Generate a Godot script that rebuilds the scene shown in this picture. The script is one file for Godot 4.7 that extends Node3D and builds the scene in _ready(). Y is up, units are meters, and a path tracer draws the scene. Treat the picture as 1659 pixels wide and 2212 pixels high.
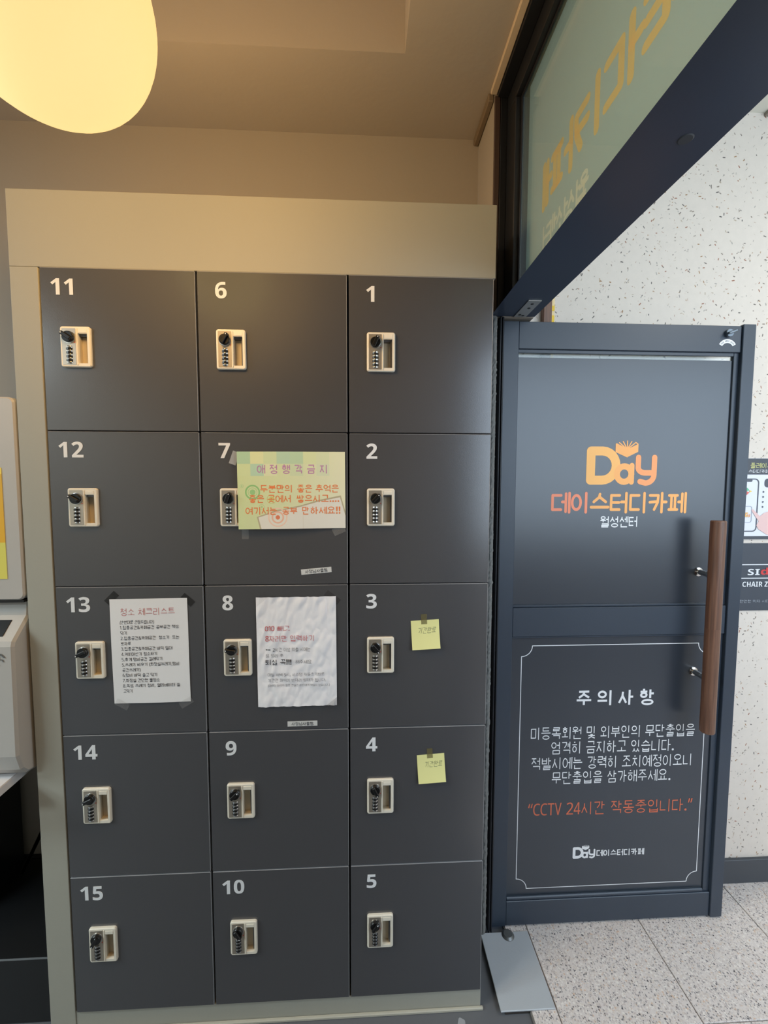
extends Node3D
# A study-cafe entrance: a wall of fifteen numbered lockers, a globe pendant, an open glazed door and the corridor beyond.
# Units are metres, y is up. The locker fronts lie in the plane z = 0, the doorway partition in the plane x = 1.19.

var used := {}
var cache := {}
var font: SystemFont
var font_plain: SystemFont


# ------------------------------------------------------------------ naming
func numbered(called: String) -> String:
	var n: int = used.get(called, 0)
	used[called] = n + 1
	return called if n == 0 else "%s_%03d" % [called, n]

func tag(o: Node, label: String, category: String, group := "", kind := "") -> void:
	o.set_meta("label", label)
	if category: o.set_meta("category", category)
	if group: o.set_meta("group", group)
	if kind: o.set_meta("kind", kind)

func thing(called: String, label: String, category: String, at := Vector3.ZERO, group := "", kind := "") -> Node3D:
	var o := Node3D.new()
	o.name = numbered(called)
	add_child(o, true)
	o.position = at
	tag(o, label, category, group, kind)
	return o

func part(parent: Node, called: String, mesh: Mesh, material: Material, at := Vector3.ZERO, turn := Vector3.ZERO) -> MeshInstance3D:
	var o := MeshInstance3D.new()
	o.name = called
	o.mesh = mesh
	o.material_override = material
	parent.add_child(o, true)
	o.position = at
	o.rotation_degrees = turn
	return o

func solid(called: String, mesh: Mesh, material: Material, at: Vector3, label: String, category: String, kind := "", group := "") -> MeshInstance3D:
	var o := part(self, numbered(called), mesh, material, at)
	tag(o, label, category, group, kind)
	return o


# ------------------------------------------------------------------ materials
func mat(c: Color, rough := 0.6, metal := 0.0, spec := 0.5) -> StandardMaterial3D:
	var m := StandardMaterial3D.new()
	m.albedo_color = c
	m.roughness = rough
	m.metallic = metal
	m.metallic_specular = spec
	return m

func rgb(r: int, g: int, b: int) -> Color:
	return Color(r / 255.0, g / 255.0, b / 255.0)

func relief(m: StandardMaterial3D, size: float, depth: float, freq := 0.05, seed_ := 1) -> StandardMaterial3D:
	var n := FastNoiseLite.new()
	n.seed = seed_
	n.frequency = freq
	n.fractal_octaves = 3
	var t := NoiseTexture2D.new()
	t.width = 256
	t.height = 256
	t.seamless = true
	t.noise = n
	m.heightmap_enabled = true
	m.heightmap_texture = t
	m.heightmap_scale = depth
	m.uv1_triplanar = true
	m.uv1_world_triplanar = true
	m.uv1_scale = Vector3.ONE / size
	return m

func granite() -> StandardMaterial3D:
	var rng := RandomNumberGenerator.new()
	rng.seed = 77
	var n := 512
	var img := Image.create(n, n, false, Image.FORMAT_RGB8)
	var base := [rgb(214, 205, 200), rgb(201, 193, 190), rgb(224, 218, 212), rgb(192, 181, 177), rgb(206, 195, 186)]
	img.fill(rgb(210, 202, 198))
	for k in 26000:
		var c: Color = base[rng.randi() % base.size()]
		var roll := rng.randf()
		if roll < 0.16: c = rgb(150, 146, 146)
		elif roll < 0.21: c = rgb(104, 101, 104)
		elif roll < 0.23: c = rgb(70, 68, 72)
		elif roll < 0.26: c = rgb(204, 178, 158)
		var x := rng.randi() % n
		var y := rng.randi() % n
		var w := 2 + rng.randi() % 4
		var h := 2 + rng.randi() % 4
		if roll < 0.23:
			w = 2 + rng.randi() % 3
			h = 2 + rng.randi() % 3
		for i in w:
			for j in h:
				if (i == 0 or i == w - 1) and (j == 0 or j == h - 1) and w > 2: continue
				img.set_pixel((x + i) % n, (y + j) % n, c)
	var m := mat(Color.WHITE, 0.42)
	m.albedo_texture = ImageTexture.create_from_image(img)
	m.uv1_triplanar = true
	m.uv1_world_triplanar = true
	m.uv1_scale = Vector3.ONE / 0.62
	return m

func flecked() -> StandardMaterial3D:
	# white sprayed wall coating with sparse brown, grey and ochre flecks
	var rng := RandomNumberGenerator.new()
	rng.seed = 5
	var n := 1024
	var img := Image.create(n, n, false, Image.FORMAT_RGB8)
	img.fill(rgb(226, 222, 214))
	var fx := FastNoiseLite.new()
	fx.seed = 4
	fx.frequency = 0.03
	for y in n:
		for x in n:
			var v := 0.86 + 0.012 * fx.get_noise_2d(x, y) + 0.012 * (rng.randf() - 0.5)
			img.set_pixel(x, y, Color(v, v * 0.955, v * 0.905))
	var tone := [rgb(92, 84, 78), rgb(120, 108, 96), rgb(150, 112, 74), rgb(158, 152, 146), rgb(76, 72, 70), rgb(176, 160, 140), rgb(140, 84, 62)]
	for k in 2600:
		var c: Color = tone[rng.randi() % tone.size()]
		var p := Vector2(rng.randf() * n, rng.randf() * n)
		var a := rng.randf() * TAU
		var d := Vector2(cos(a), sin(a))
		var l := rng.randf_range(1.0, 8.0)
		var w := rng.randf_range(0.6, 1.4)
		var share := rng.randf_range(0.2, 0.7)
		for s in int(l * 2) + 1:
			var q := p + d * (s * 0.5)
			for i in range(-2, 3):
				for j in range(-2, 3):
					if i * i + j * j <= w * w:
						var px := posmod(int(q.x) + i, n)
						var py := posmod(int(q.y) + j, n)
						img.set_pixel(px, py, img.get_pixel(px, py).lerp(c, share))
	var m := mat(Color.WHITE, 0.75)
	m.albedo_texture = ImageTexture.create_from_image(img)
	m.uv1_triplanar = true
	m.uv1_world_triplanar = true
	m.uv1_scale = Vector3.ONE / 1.1
	return m

func wood() -> StandardMaterial3D:
	var rng := RandomNumberGenerator.new()
	rng.seed = 9
	var n := FastNoiseLite.new()
	n.seed = 3
	n.frequency = 0.02
	var img := Image.create(256, 512, false, Image.FORMAT_RGB8)
	for x in 256:
		for y in 512:
			var g := 0.5 + 0.5 * n.get_noise_2d(x * 4.0, y * 0.16) + 0.22 * n.get_noise_2d(x * 19.0 + 900.0, y * 0.5)
			img.set_pixel(x, y, rgb(70, 48, 40).lerp(rgb(140, 102, 80), clampf(g, 0.0, 1.0)))
	var m := mat(Color.WHITE, 0.38)
	m.albedo_texture = ImageTexture.create_from_image(img)
	m.uv1_triplanar = true
	m.uv1_scale = Vector3(8, 2, 8)
	return m


# ------------------------------------------------------------------ shapes
func begin() -> SurfaceTool:
	var st := SurfaceTool.new()
	st.begin(Mesh.PRIMITIVE_TRIANGLES)
	return st

func tri(st: SurfaceTool, a: Vector3, b: Vector3, c: Vector3, out: Vector3) -> void:
	var n := (b - a).cross(c - a)
	if n.length_squared() < 1e-20: return
	n = n.normalized()
	if n.dot(out) < 0.0:
		n = -n
		var s := b
		b = c
		c = s
	for v in [a, c, b]:
		st.set_normal(n)
		st.add_vertex(v)

func quad(st: SurfaceTool, a: Vector3, b: Vector3, c: Vector3, d: Vector3, out: Vector3) -> void:
	tri(st, a, b, c, out)
	tri(st, a, c, d, out)

func add_box(st: SurfaceTool, lo: Vector3, hi: Vector3, c := 0.0) -> void:
	# a box with chamfered edges
	var mid := (lo + hi) * 0.5
	var h := (hi - lo) * 0.5
	c = minf(c, minf(h.x, minf(h.y, h.z)) * 0.9)
	for ax in 3:
		var u := (ax + 1) % 3
		var v := (ax + 2) % 3
		for s in [-1.0, 1.0]:
			var p := []
			for k in [[-1, -1], [1, -1], [1, 1], [-1, 1]]:
				var q := Vector3.ZERO
				q[ax] = s * h[ax]
				q[u] = k[0] * (h[u] - c)
				q[v] = k[1] * (h[v] - c)
				p.append(mid + q)
			var out := Vector3.ZERO
			out[ax] = s
			quad(st, p[0], p[1], p[2], p[3], out)
	if c <= 0.0: return
	for ax in 3:
		var u := (ax + 1) % 3
		var v := (ax + 2) % 3
		for su in [-1.0, 1.0]:
			for sv in [-1.0, 1.0]:
				var p := []
				for k in [[-1, 0], [1, 0], [1, 1], [-1, 1]]:
					var q := Vector3.ZERO
					q[ax] = k[0] * (h[ax] - c)
					q[u] = su * (h[u] - (c if k[1] == 0 else 0.0))
					q[v] = sv * (h[v] - (0.0 if k[1] == 0 else c))
					p.append(mid + q)
				var out := Vector3.ZERO
				out[u] = su
				out[v] = sv
				quad(st, p[0], p[1], p[2], p[3], out)
	for sx in [-1.0, 1.0]:
		for sy in [-1.0, 1.0]:
			for sz in [-1.0, 1.0]:
				var o := Vector3(sx, sy, sz)
				tri(st, mid + o * Vector3(h.x, h.y - c, h.z - c), mid + o * Vector3(h.x - c, h.y, h.z - c), mid + o * Vector3(h.x - c, h.y - c, h.z), o)

func box(lo: Vector3, hi: Vector3, c := 0.0) -> ArrayMesh:
	var st := begin()
	add_box(st, lo, hi, c)
	return st.commit()

func box_c(size: Vector3, c := 0.0) -> ArrayMesh:
	return box(-size * 0.5, size * 0.5, c)

func add_lathe(st: SurfaceTool, prof: PackedVector2Array, seg := 24, xf := Transform3D.IDENTITY) -> void:
	# prof: (radius, height) pairs turned round the y axis; smooth round the axis, creased along the profile
	for i in prof.size() - 1:
		var a := prof[i]
		var b := prof[i + 1]
		var d := (b - a).normalized()
		var nr := Vector2(d.y, -d.x)
		for k in seg:
			var t0 := TAU * k / seg
			var t1 := TAU * (k + 1) / seg
			var e0 := Vector3(cos(t0), 0, sin(t0))
			var e1 := Vector3(cos(t1), 0, sin(t1))
			var p := [e0 * a.x + Vector3.UP * a.y, e1 * a.x + Vector3.UP * a.y, e1 * b.x + Vector3.UP * b.y, e0 * b.x + Vector3.UP * b.y]
			var n := [e0 * nr.x + Vector3.UP * nr.y, e1 * nr.x + Vector3.UP * nr.y]
			for f in [[0, 1, 2], [0, 2, 3]]:
				for q in f:
					st.set_normal((xf.basis * (n[0] if q in [0, 3] else n[1])).normalized())
					st.add_vertex(xf * p[q])

func lathe(prof: PackedVector2Array, seg := 24, xf := Transform3D.IDENTITY) -> ArrayMesh:
	var st := begin()
	add_lathe(st, prof, seg, xf)
	return st.commit()

func tube(path: PackedVector3Array, r: float, seg := 8) -> ArrayMesh:
	var st := begin()
	var rings := []
	for i in path.size():
		var d := (path[mini(i + 1, path.size() - 1)] - path[maxi(i - 1, 0)]).normalized()
		var u := d.cross(Vector3(0.31, 0.2, 0.93)).normalized()
		var v := d.cross(u)
		var ring := []
		for k in seg:
			var t := TAU * k / seg
			ring.append([path[i] + (u * cos(t) + v * sin(t)) * r, u * cos(t) + v * sin(t)])
		rings.append(ring)
	for i in path.size() - 1:
		for k in seg:
			var q := [rings[i][k], rings[i][(k + 1) % seg], rings[i + 1][(k + 1) % seg], rings[i + 1][k]]
			for f in [[0, 1, 2], [0, 2, 3]]:
				for j in f:
					st.set_normal(q[j][1])
					st.add_vertex(q[j][0])
	return st.commit()

func round_rect(x0: float, y0: float, x1: float, y1: float, r: float, seg := 5) -> PackedVector2Array:
	var p := PackedVector2Array()
	var cs := [Vector2(x1 - r, y0 + r), Vector2(x1 - r, y1 - r), Vector2(x0 + r, y1 - r), Vector2(x0 + r, y0 + r)]
	for k in 4:
		for s in seg + 1:
			var t := -PI / 2 + PI / 2 * k + PI / 2 * s / seg
			p.append(cs[k] + Vector2(cos(t), sin(t)) * r)
	return p

func inset(p: PackedVector2Array, c: float) -> PackedVector2Array:
	var out := PackedVector2Array()
	var n := p.size()
	var sgn := 1.0
	var area := 0.0
	for i in n: area += p[i].cross(p[(i + 1) % n])
	if area < 0: sgn = -1.0
	for i in n:
		var d0 := (p[i] - p[(i + n - 1) % n]).normalized()
		var d1 := (p[(i + 1) % n] - p[i]).normalized()
		var n0 := Vector2(-d0.y, d0.x) * sgn
		var n1 := Vector2(-d1.y, d1.x) * sgn
		var m := (n0 + n1).normalized()
		out.append(p[i] + m * c / maxf(0.35, m.dot(n0)))
	return out

func add_plate(st: SurfaceTool, outline: PackedVector2Array, z0: float, z1: float, c := 0.0, hole := Rect2()) -> void:
	# a prism of the outline (x, y) from z0 to z1 with a chamfered front edge and, perhaps, a rectangular hole right through
	var front := inset(outline, c) if c > 0 else outline
	for side in 2:
		var shape := front if side == 0 else outline
		var z := z1 if side == 0 else z0
		var out := Vector3(0, 0, 1 if side == 0 else -1)
		var pieces := [shape]
		if hole.has_area():
			pieces = []
			var hp := PackedVector2Array([hole.position, hole.position + Vector2(hole.size.x, 0), hole.end, hole.position + Vector2(0, hole.size.y)])
			var k := 1000.0
			var cx := hole.get_center().x
			for s in 2:
				var half := PackedVector2Array([Vector2(-9, -9), Vector2(cx, -9), Vector2(cx, 9), Vector2(-9, 9)]) if s == 0 else PackedVector2Array([Vector2(cx, -9), Vector2(9, -9), Vector2(9, 9), Vector2(cx, 9)])
				for q in Geometry2D.intersect_polygons(scaled(shape, k), scaled(half, k)):
					for w in Geometry2D.clip_polygons(q, scaled(hp, k)):
						pieces.append(scaled(w, 1.0 / k))
		for q in pieces:
			var ix := Geometry2D.triangulate_polygon(q)
			for i in range(0, ix.size(), 3):
				tri(st, Vector3(q[ix[i]].x, q[ix[i]].y, z), Vector3(q[ix[i + 1]].x, q[ix[i + 1]].y, z), Vector3(q[ix[i + 2]].x, q[ix[i + 2]].y, z), out)
	var n := outline.size()
	var area := 0.0
	for i in n: area += outline[i].cross(outline[(i + 1) % n])
	var sg := 1.0 if area > 0 else -1.0
	for i in n:
		var a := outline[i]
		var b := outline[(i + 1) % n]
		var out := Vector3((b - a).y, -(b - a).x, 0) * sg
		quad(st, Vector3(a.x, a.y, z0), Vector3(b.x, b.y, z0), Vector3(b.x, b.y, z1 - c), Vector3(a.x, a.y, z1 - c), out)
		if c > 0:
			var fa := front[i]
			var fb := front[(i + 1) % n]
			quad(st, Vector3(a.x, a.y, z1 - c), Vector3(b.x, b.y, z1 - c), Vector3(fb.x, fb.y, z1), Vector3(fa.x, fa.y, z1), out.normalized() + Vector3(0, 0, 1))
	if hole.has_area():
		var h := [hole.position, hole.position + Vector2(hole.size.x, 0), hole.end, hole.position + Vector2(0, hole.size.y)]
		for i in 4:
			var a: Vector2 = h[i]
			var b: Vector2 = h[(i + 1) % 4]
			var inw := hole.get_center() - (a + b) * 0.5
			quad(st, Vector3(a.x, a.y, z0), Vector3(b.x, b.y, z0), Vector3(b.x, b.y, z1), Vector3(a.x, a.y, z1), Vector3(inw.x, inw.y, 0))

func scaled(p: PackedVector2Array, k: float) -> PackedVector2Array:
	var o := PackedVector2Array()
	for v in p: o.append(v * k)
	return o

func plate(outline: PackedVector2Array, z0: float, z1: float, c := 0.0, hole := Rect2()) -> ArrayMesh:
	var st := begin()
	add_plate(st, outline, z0, z1, c, hole)
	return st.commit()

func sheet(w: float, h: float, thick: float, rise: Callable, nx := 14, ny := 14) -> ArrayMesh:
	# a thin sheet of paper, centred, whose front follows rise(u, v); it has texture coordinates
	var st := begin()
	for side in 2:
		for j in ny:
			for i in nx:
				var c := []
				for k in [[0, 0], [1, 0], [1, 1], [0, 1]]:
					var u := float(i + k[0]) / nx
					var v := float(j + k[1]) / ny
					c.append([Vector3((u - 0.5) * w, (0.5 - v) * h, rise.call(u, v) + (thick if side == 0 else 0.0)), Vector2(u, v)])
				var f := [[0, 1, 2], [0, 2, 3]] if side == 0 else [[0, 2, 1], [0, 3, 2]]
				for t in f:
					for q in t:
						st.set_uv(c[q][1])
						st.set_smooth_group(side)
						st.add_vertex(c[q][0])
	for e in 4:
		var m := nx if e < 2 else ny
		for i in m:
			var q := []
			for k in 2:
				var s := float(i + k) / m
				var uv: Vector2 = [Vector2(s, 0), Vector2(s, 1), Vector2(0, s), Vector2(1, s)][e]
				q.append([Vector3((uv.x - 0.5) * w, (0.5 - uv.y) * h, rise.call(uv.x, uv.y)), uv])
			var up := Vector3(0, 0, thick)
			for t in [q[0], q[1], [q[1][0] + up, q[1][1]], q[0], [q[1][0] + up, q[1][1]], [q[0][0] + up, q[0][1]]]:
				st.set_uv(t[1])
				st.set_smooth_group(2)
				st.add_vertex(t[0])
	st.generate_normals()
	return st.commit()


# ------------------------------------------------------------------ lettering: a stroke alphabet for Hangul, the font's glyphs for the rest
const INITIAL := "ㄱㄲㄴㄷㄸㄹㅁㅂㅃㅅㅆㅇㅈㅉㅊㅋㅌㅍㅎ"
const VOWEL := "ㅏㅐㅑㅒㅓㅔㅕㅖㅗㅘㅙㅚㅛㅜㅝㅞㅟㅠㅡㅢㅣ"
const FINAL := ["", "ㄱ", "ㄱㄱ", "ㄱㅅ", "ㄴ", "ㄴㅈ", "ㄴㅎ", "ㄷ", "ㄹ", "ㄹㄱ", "ㄹㅁ", "ㄹㅂ", "ㄹㅅ", "ㄹㅌ", "ㄹㅍ", "ㄹㅎ", "ㅁ", "ㅂ", "ㅂㅅ", "ㅅ", "ㅅㅅ", "ㅇ", "ㅈ", "ㅊ", "ㅋ", "ㅌ", "ㅍ", "ㅎ"]
const TWIN := {"ㄲ": "ㄱㄱ", "ㄸ": "ㄷㄷ", "ㅃ": "ㅂㅂ", "ㅆ": "ㅅㅅ", "ㅉ": "ㅈㅈ"}
const SPLIT := {"ㅘ": "ㅗㅏ", "ㅙ": "ㅗㅐ", "ㅚ": "ㅗㅣ", "ㅝ": "ㅜㅓ", "ㅞ": "ㅜㅔ", "ㅟ": "ㅜㅣ", "ㅢ": "ㅡㅣ"}

func jamo(c: String, tall: bool) -> Array:
	# strokes in a unit box, y down; a stroke ["o", cx, cy, rx, ry] is a ring
	match c:
		"ㄱ": return [[0, 0, 1, 0, 0.94, 0.5, 0.55, 1]] if tall else [[0, 0, 1, 0, 1, 1]]
		"ㄴ": return [[0, 0, 0, 1, 1, 1]]
		"ㄷ": return [[1, 0, 0, 0, 0, 1, 1, 1]]
		"ㄹ": return [[0, 0, 1, 0, 1, 0.5, 0, 0.5, 0, 1, 1, 1]]
		"ㅁ": return [[0, 0, 1, 0, 1, 1], [0, 0, 0, 1, 1, 1]]
		"ㅂ": return [[0, 0, 0, 1, 1, 1, 1, 0], [0, 0.48, 1, 0.48]]
		"ㅅ": return [[0.5, 0, 0.44, 0.4, 0, 1], [0.47, 0.36, 1, 1]]
		"ㅇ": return [["o", 0.5, 0.5, 0.5, 0.5]]
		"ㅈ": return [[0, 0, 1, 0], [0.52, 0, 0.42, 0.5, 0, 1], [0.46, 0.42, 1, 1]]
		"ㅊ": return [[0.32, -0.06, 0.68, -0.06], [0, 0.22, 1, 0.22], [0.52, 0.22, 0.42, 0.6, 0, 1], [0.46, 0.55, 1, 1]]
		"ㅋ": return [[0, 0, 1, 0, 0.94, 0.5, 0.55, 1], [0, 0.48, 0.95, 0.44]] if tall else [[0, 0, 1, 0, 1, 1], [0, 0.48, 1, 0.48]]
		"ㅌ": return [[1, 0, 0, 0, 0, 1, 1, 1], [0, 0.5, 0.94, 0.5]]
		"ㅍ": return [[0, 0, 1, 0], [0.28, 0, 0.28, 1], [0.72, 0, 0.72, 1], [0, 1, 1, 1]]
		"ㅎ": return [[0.34, -0.08, 0.66, -0.08], [0, 0.2, 1, 0.2], ["o", 0.5, 0.7, 0.4, 0.3]]
		"ㅏ": return [[0.3, 0, 0.3, 1], [0.3, 0.46, 1, 0.46]]
		"ㅑ": return [[0.3, 0, 0.3, 1], [0.3, 0.34, 1, 0.34], [0.3, 0.6, 1, 0.6]]
		"ㅓ": return [[0.75, 0, 0.75, 1], [0, 0.46, 0.75, 0.46]]
		"ㅕ": return [[0.75, 0, 0.75, 1], [0, 0.34, 0.75, 0.34], [0, 0.6, 0.75, 0.6]]
		"ㅣ": return [[0.55, 0, 0.55, 1]]
		"ㅐ": return [[0.2, 0.03, 0.2, 0.97], [0.95, 0, 0.95, 1], [0.2, 0.46, 0.95, 0.46]]
		"ㅒ": return [[0.2, 0.03, 0.2, 0.97], [0.95, 0, 0.95, 1], [0.2, 0.36, 0.95, 0.36], [0.2, 0.6, 0.95, 0.6]]
		"ㅔ": return [[0.46, 0.03, 0.46, 0.97], [1, 0, 1, 1], [-0.1, 0.46, 0.46, 0.46]]
		"ㅖ": return [[0.46, 0.03, 0.46, 0.97], [1, 0, 1, 1], [-0.1, 0.34, 0.46, 0.34], [-0.1, 0.6, 0.46, 0.6]]
		"ㅗ": return [[0, 0.88, 1, 0.88], [0.5, 0.1, 0.5, 0.88]]
		"ㅛ": return [[0, 0.88, 1, 0.88], [0.32, 0.1, 0.32, 0.88], [0.68, 0.1, 0.68, 0.88]]
		"ㅜ": return [[0, 0.22, 1, 0.22], [0.5, 0.22, 0.5, 1.05]]
		"ㅠ": return [[0, 0.22, 1, 0.22], [0.32, 0.22, 0.32, 1.05], [0.68, 0.22, 0.68, 1.05]]
		"ㅡ": return [[0, 0.5, 1, 0.5]]
	return []

func put_jamo(out: Array, c: String, x0: float, y0: float, x1: float, y1: float, tall := false) -> void:
	if TWIN.has(c): c = TWIN[c]
	var n := c.length()
	for k in n:
		var a := x0 + (x1 - x0) * (k / float(n)) + (0.04 if k else 0.0)
		var b := x0 + (x1 - x0) * ((k + 1) / float(n)) - (0.04 if k < n - 1 else 0.0)
		for s in jamo(c[k], tall and n == 1):
			if s[0] is String:
				out.append(["o", a + s[1] * (b - a), y0 + s[2] * (y1 - y0), s[3] * (b - a), s[4] * (y1 - y0)])
			else:
				var line := PackedVector2Array()
				for i in range(0, s.size(), 2):
					line.append(Vector2(a + s[i] * (b - a), y0 + s[i + 1] * (y1 - y0)))
				out.append(line)

func syllable(ch: int) -> Array:
	var code := ch - 0xAC00
	var first := INITIAL[code / 588]
	var vow := VOWEL[(code % 588) / 28]
	var last: String = FINAL[code % 28]
	var out := []
	var closed := last != ""
	if vow in "ㅗㅛㅜㅠㅡ":
		if closed:
			put_jamo(out, first, 0.2, 0.06, 0.8, 0.3)
			put_jamo(out, vow, 0.04, 0.36, 0.96, 0.58)
			put_jamo(out, last, 0.2, 0.68, 0.82, 0.95)
		else:
			put_jamo(out, first, 0.18, 0.08, 0.82, 0.46)
			put_jamo(out, vow, 0.04, 0.54, 0.96, 0.9)
	elif SPLIT.has(vow):
		var two: String = SPLIT[vow]
		if closed:
			put_jamo(out, first, 0.1, 0.06, 0.54, 0.3)
			put_jamo(out, two[0], 0.03, 0.34, 0.62, 0.56)
			put_jamo(out, two[1], 0.66, 0.03, 0.96, 0.62)
			put_jamo(out, last, 0.2, 0.7, 0.9, 0.96)
		else:
			put_jamo(out, first, 0.1, 0.1, 0.54, 0.46)
			put_jamo(out, two[0], 0.03, 0.52, 0.64, 0.84)
			put_jamo(out, two[1], 0.68, 0.03, 0.97, 0.97)
	else:
		if closed:
			put_jamo(out, first, 0.08, 0.08, 0.52, 0.5, true)
			put_jamo(out, vow, 0.62, 0.03, 0.94, 0.58)
			put_jamo(out, last, 0.22, 0.69, 0.88, 0.96)
		else:
			put_jamo(out, first, 0.07, 0.14, 0.52, 0.84, true)
			put_jamo(out, vow, 0.62, 0.03, 0.96, 0.97)
	return out

var lift := 0.0
func flat_poly(st: SurfaceTool, p: PackedVector2Array, xf: Transform3D) -> void:
	var ix := Geometry2D.triangulate_polygon(p)
	for i in range(0, ix.size(), 3):
		tri(st, xf * Vector3(p[ix[i]].x, p[ix[i]].y, lift), xf * Vector3(p[ix[i + 1]].x, p[ix[i + 1]].y, lift), xf * Vector3(p[ix[i + 2]].x, p[ix[i + 2]].y, lift), xf.basis.z)
	lift += 0.012

func stroke(st: SurfaceTool, line: PackedVector2Array, width: float, xf: Transform3D, soft := false) -> void:
	# line in units of 100 to the letter height
	for p in Geometry2D.offset_polyline(line, width * 0.5, Geometry2D.JOIN_ROUND if soft else Geometry2D.JOIN_MITER, Geometry2D.END_ROUND if soft else Geometry2D.END_BUTT):
		flat_poly(st, p, xf)

func ring(st: SurfaceTool, c: Vector2, r: Vector2, width: float, xf: Transform3D, seg := 20) -> void:
	for k in seg:
		var t0 := TAU * k / seg
		var t1 := TAU * (k + 1) / seg
		var e0 := Vector2(cos(t0), sin(t0))
		var e1 := Vector2(cos(t1), sin(t1))
		var o := r + Vector2.ONE * width * 0.5
		var i := r - Vector2.ONE * width * 0.5
		var q := []
		for v in [c + e0 * o, c + e1 * o, c + e1 * i, c + e0 * i]: q.append(xf * Vector3(v.x, v.y, lift))
		quad(st, q[0], q[1], q[2], q[3], xf.basis.z)
	lift += 0.012

func advance(s: String, k: int, gap: float) -> float:
	var c := s.unicode_at(k)
	if c == 32: return 34.0 + gap
	if c >= 0xAC00: return 100.0 + gap
	if s[k] in ".,'!:()1|": return 32.0 + gap * 0.5
	if s[k] in "“”": return 42.0
	if s[k] in "MW&": return 80.0
	return 58.0 + gap * 0.5

func lettering(s: String, width: float, height: float, weight: float, soft := false, gap := 0.0, slant := 0.0) -> ArrayMesh:
	# one line of text, centred on the origin in the plane z = 0, width x height metres
	var key := "%s|%.4f|%.4f|%.2f|%s|%.1f|%.2f" % [s, width, height, weight, soft, gap, slant]
	if cache.has(key): return cache[key]
	var total := 0.0
	for k in s.length(): total += advance(s, k, gap)
	var sx := width / total
	var sy := height / 100.0
	var st := begin()
	lift = 0.0
	var x := -total * 0.5
	for k in s.length():
		var c := s.unicode_at(k)
		var a := advance(s, k, gap)
		var xf := Transform3D(Basis(Vector3(sx, 0, 0), Vector3(slant * sy, sy, 0), Vector3(0, 0, 0.001)), Vector3(x * sx - slant * sy * 50.0, -50.0 * sy, 0))
		if c >= 0xAC00:
			for g in syllable(c):
				if g is PackedVector2Array:
					var line := PackedVector2Array()
					for v in g: line.append(Vector2(v.x * 100.0 + gap * 0.5, 100.0 - v.y * 100.0))
					stroke(st, line, weight, xf, soft)
				else:
					ring(st, Vector2(g[1] * 100.0 + gap * 0.5, 100.0 - g[2] * 100.0), Vector2(g[3], g[4]) * 100.0, weight, xf)
		elif c != 32:
			glyph(st, s[k], x * sx, a * sx, height * 0.9, -height * 0.42, slant, weight > 9.4 and height > 0.012)
		x += a
	var m := st.commit()
	cache[key] = m
	return m

func drape(mesh: ArrayMesh, at: Vector2, size: Vector2, rise: Callable, over := 0.0005) -> ArrayMesh:
	# print that follows the sheet it is on: each vertex is set just above the sheet's surface
	var arr := mesh.surface_get_arrays(0)
	var vs: PackedVector3Array = arr[Mesh.ARRAY_VERTEX]
	for i in vs.size():
		var p := Vector2(vs[i].x, vs[i].y) + at
		vs[i] = Vector3(p.x, p.y, rise.call(p.x / size.x + 0.5, 0.5 - p.y / size.y) + over + vs[i].z)
	arr[Mesh.ARRAY_VERTEX] = vs
	var m := ArrayMesh.new()
	m.add_surface_from_arrays(Mesh.PRIMITIVE_TRIANGLES, arr)
	return m

func glyph(st: SurfaceTool, c: String, x: float, w: float, cap: float, base: float, slant := 0.0, bold := false) -> void:
	var t := TextMesh.new()
	t.font = font if bold else font_plain
	t.text = c
	t.font_size = 64
	t.pixel_size = cap / 46.0
	t.depth = 0.0
	t.horizontal_alignment = HORIZONTAL_ALIGNMENT_CENTER
	t.vertical_alignment = VERTICAL_ALIGNMENT_CENTER
	var ab := t.get_aabb()
	var k := minf(1.0, w * 0.92 / maxf(ab.size.x, 1e-5))
	var z := lift * 0.001
	lift += 0.012
	var xf := Transform3D(Basis(Vector3(k, 0, 0), Vector3(slant, 1, 0), Vector3(0, 0, 1)), Vector3(x + w * 0.5, base + cap * 0.46, z))
	var arr := t.get_mesh_arrays()
	var vs: PackedVector3Array = arr[Mesh.ARRAY_VERTEX]
	var ix: PackedInt32Array = arr[Mesh.ARRAY_INDEX]
	for i in range(0, ix.size(), 3):
		tri(st, xf * vs[ix[i]], xf * vs[ix[i + 1]], xf * vs[ix[i + 2]], Vector3.BACK)

func word(s: String, cap: float, thick: float) -> Mesh:
	# Latin letters or digits as a solid, centred, cap metres tall
	var t := TextMesh.new()
	t.font = font
	t.text = s
	t.font_size = 64
	t.pixel_size = cap / 46.0
	t.depth = thick
	return t


# ------------------------------------------------------------------ the scene
var M := {}

func _ready() -> void:
	camera_and_light()
	materials()
	room_shell()
	corridor_shell()
	lockers()
	doorway()
	door_leaf()
	pendant()
	papers()
	kiosk()
	corridor_things()

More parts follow.
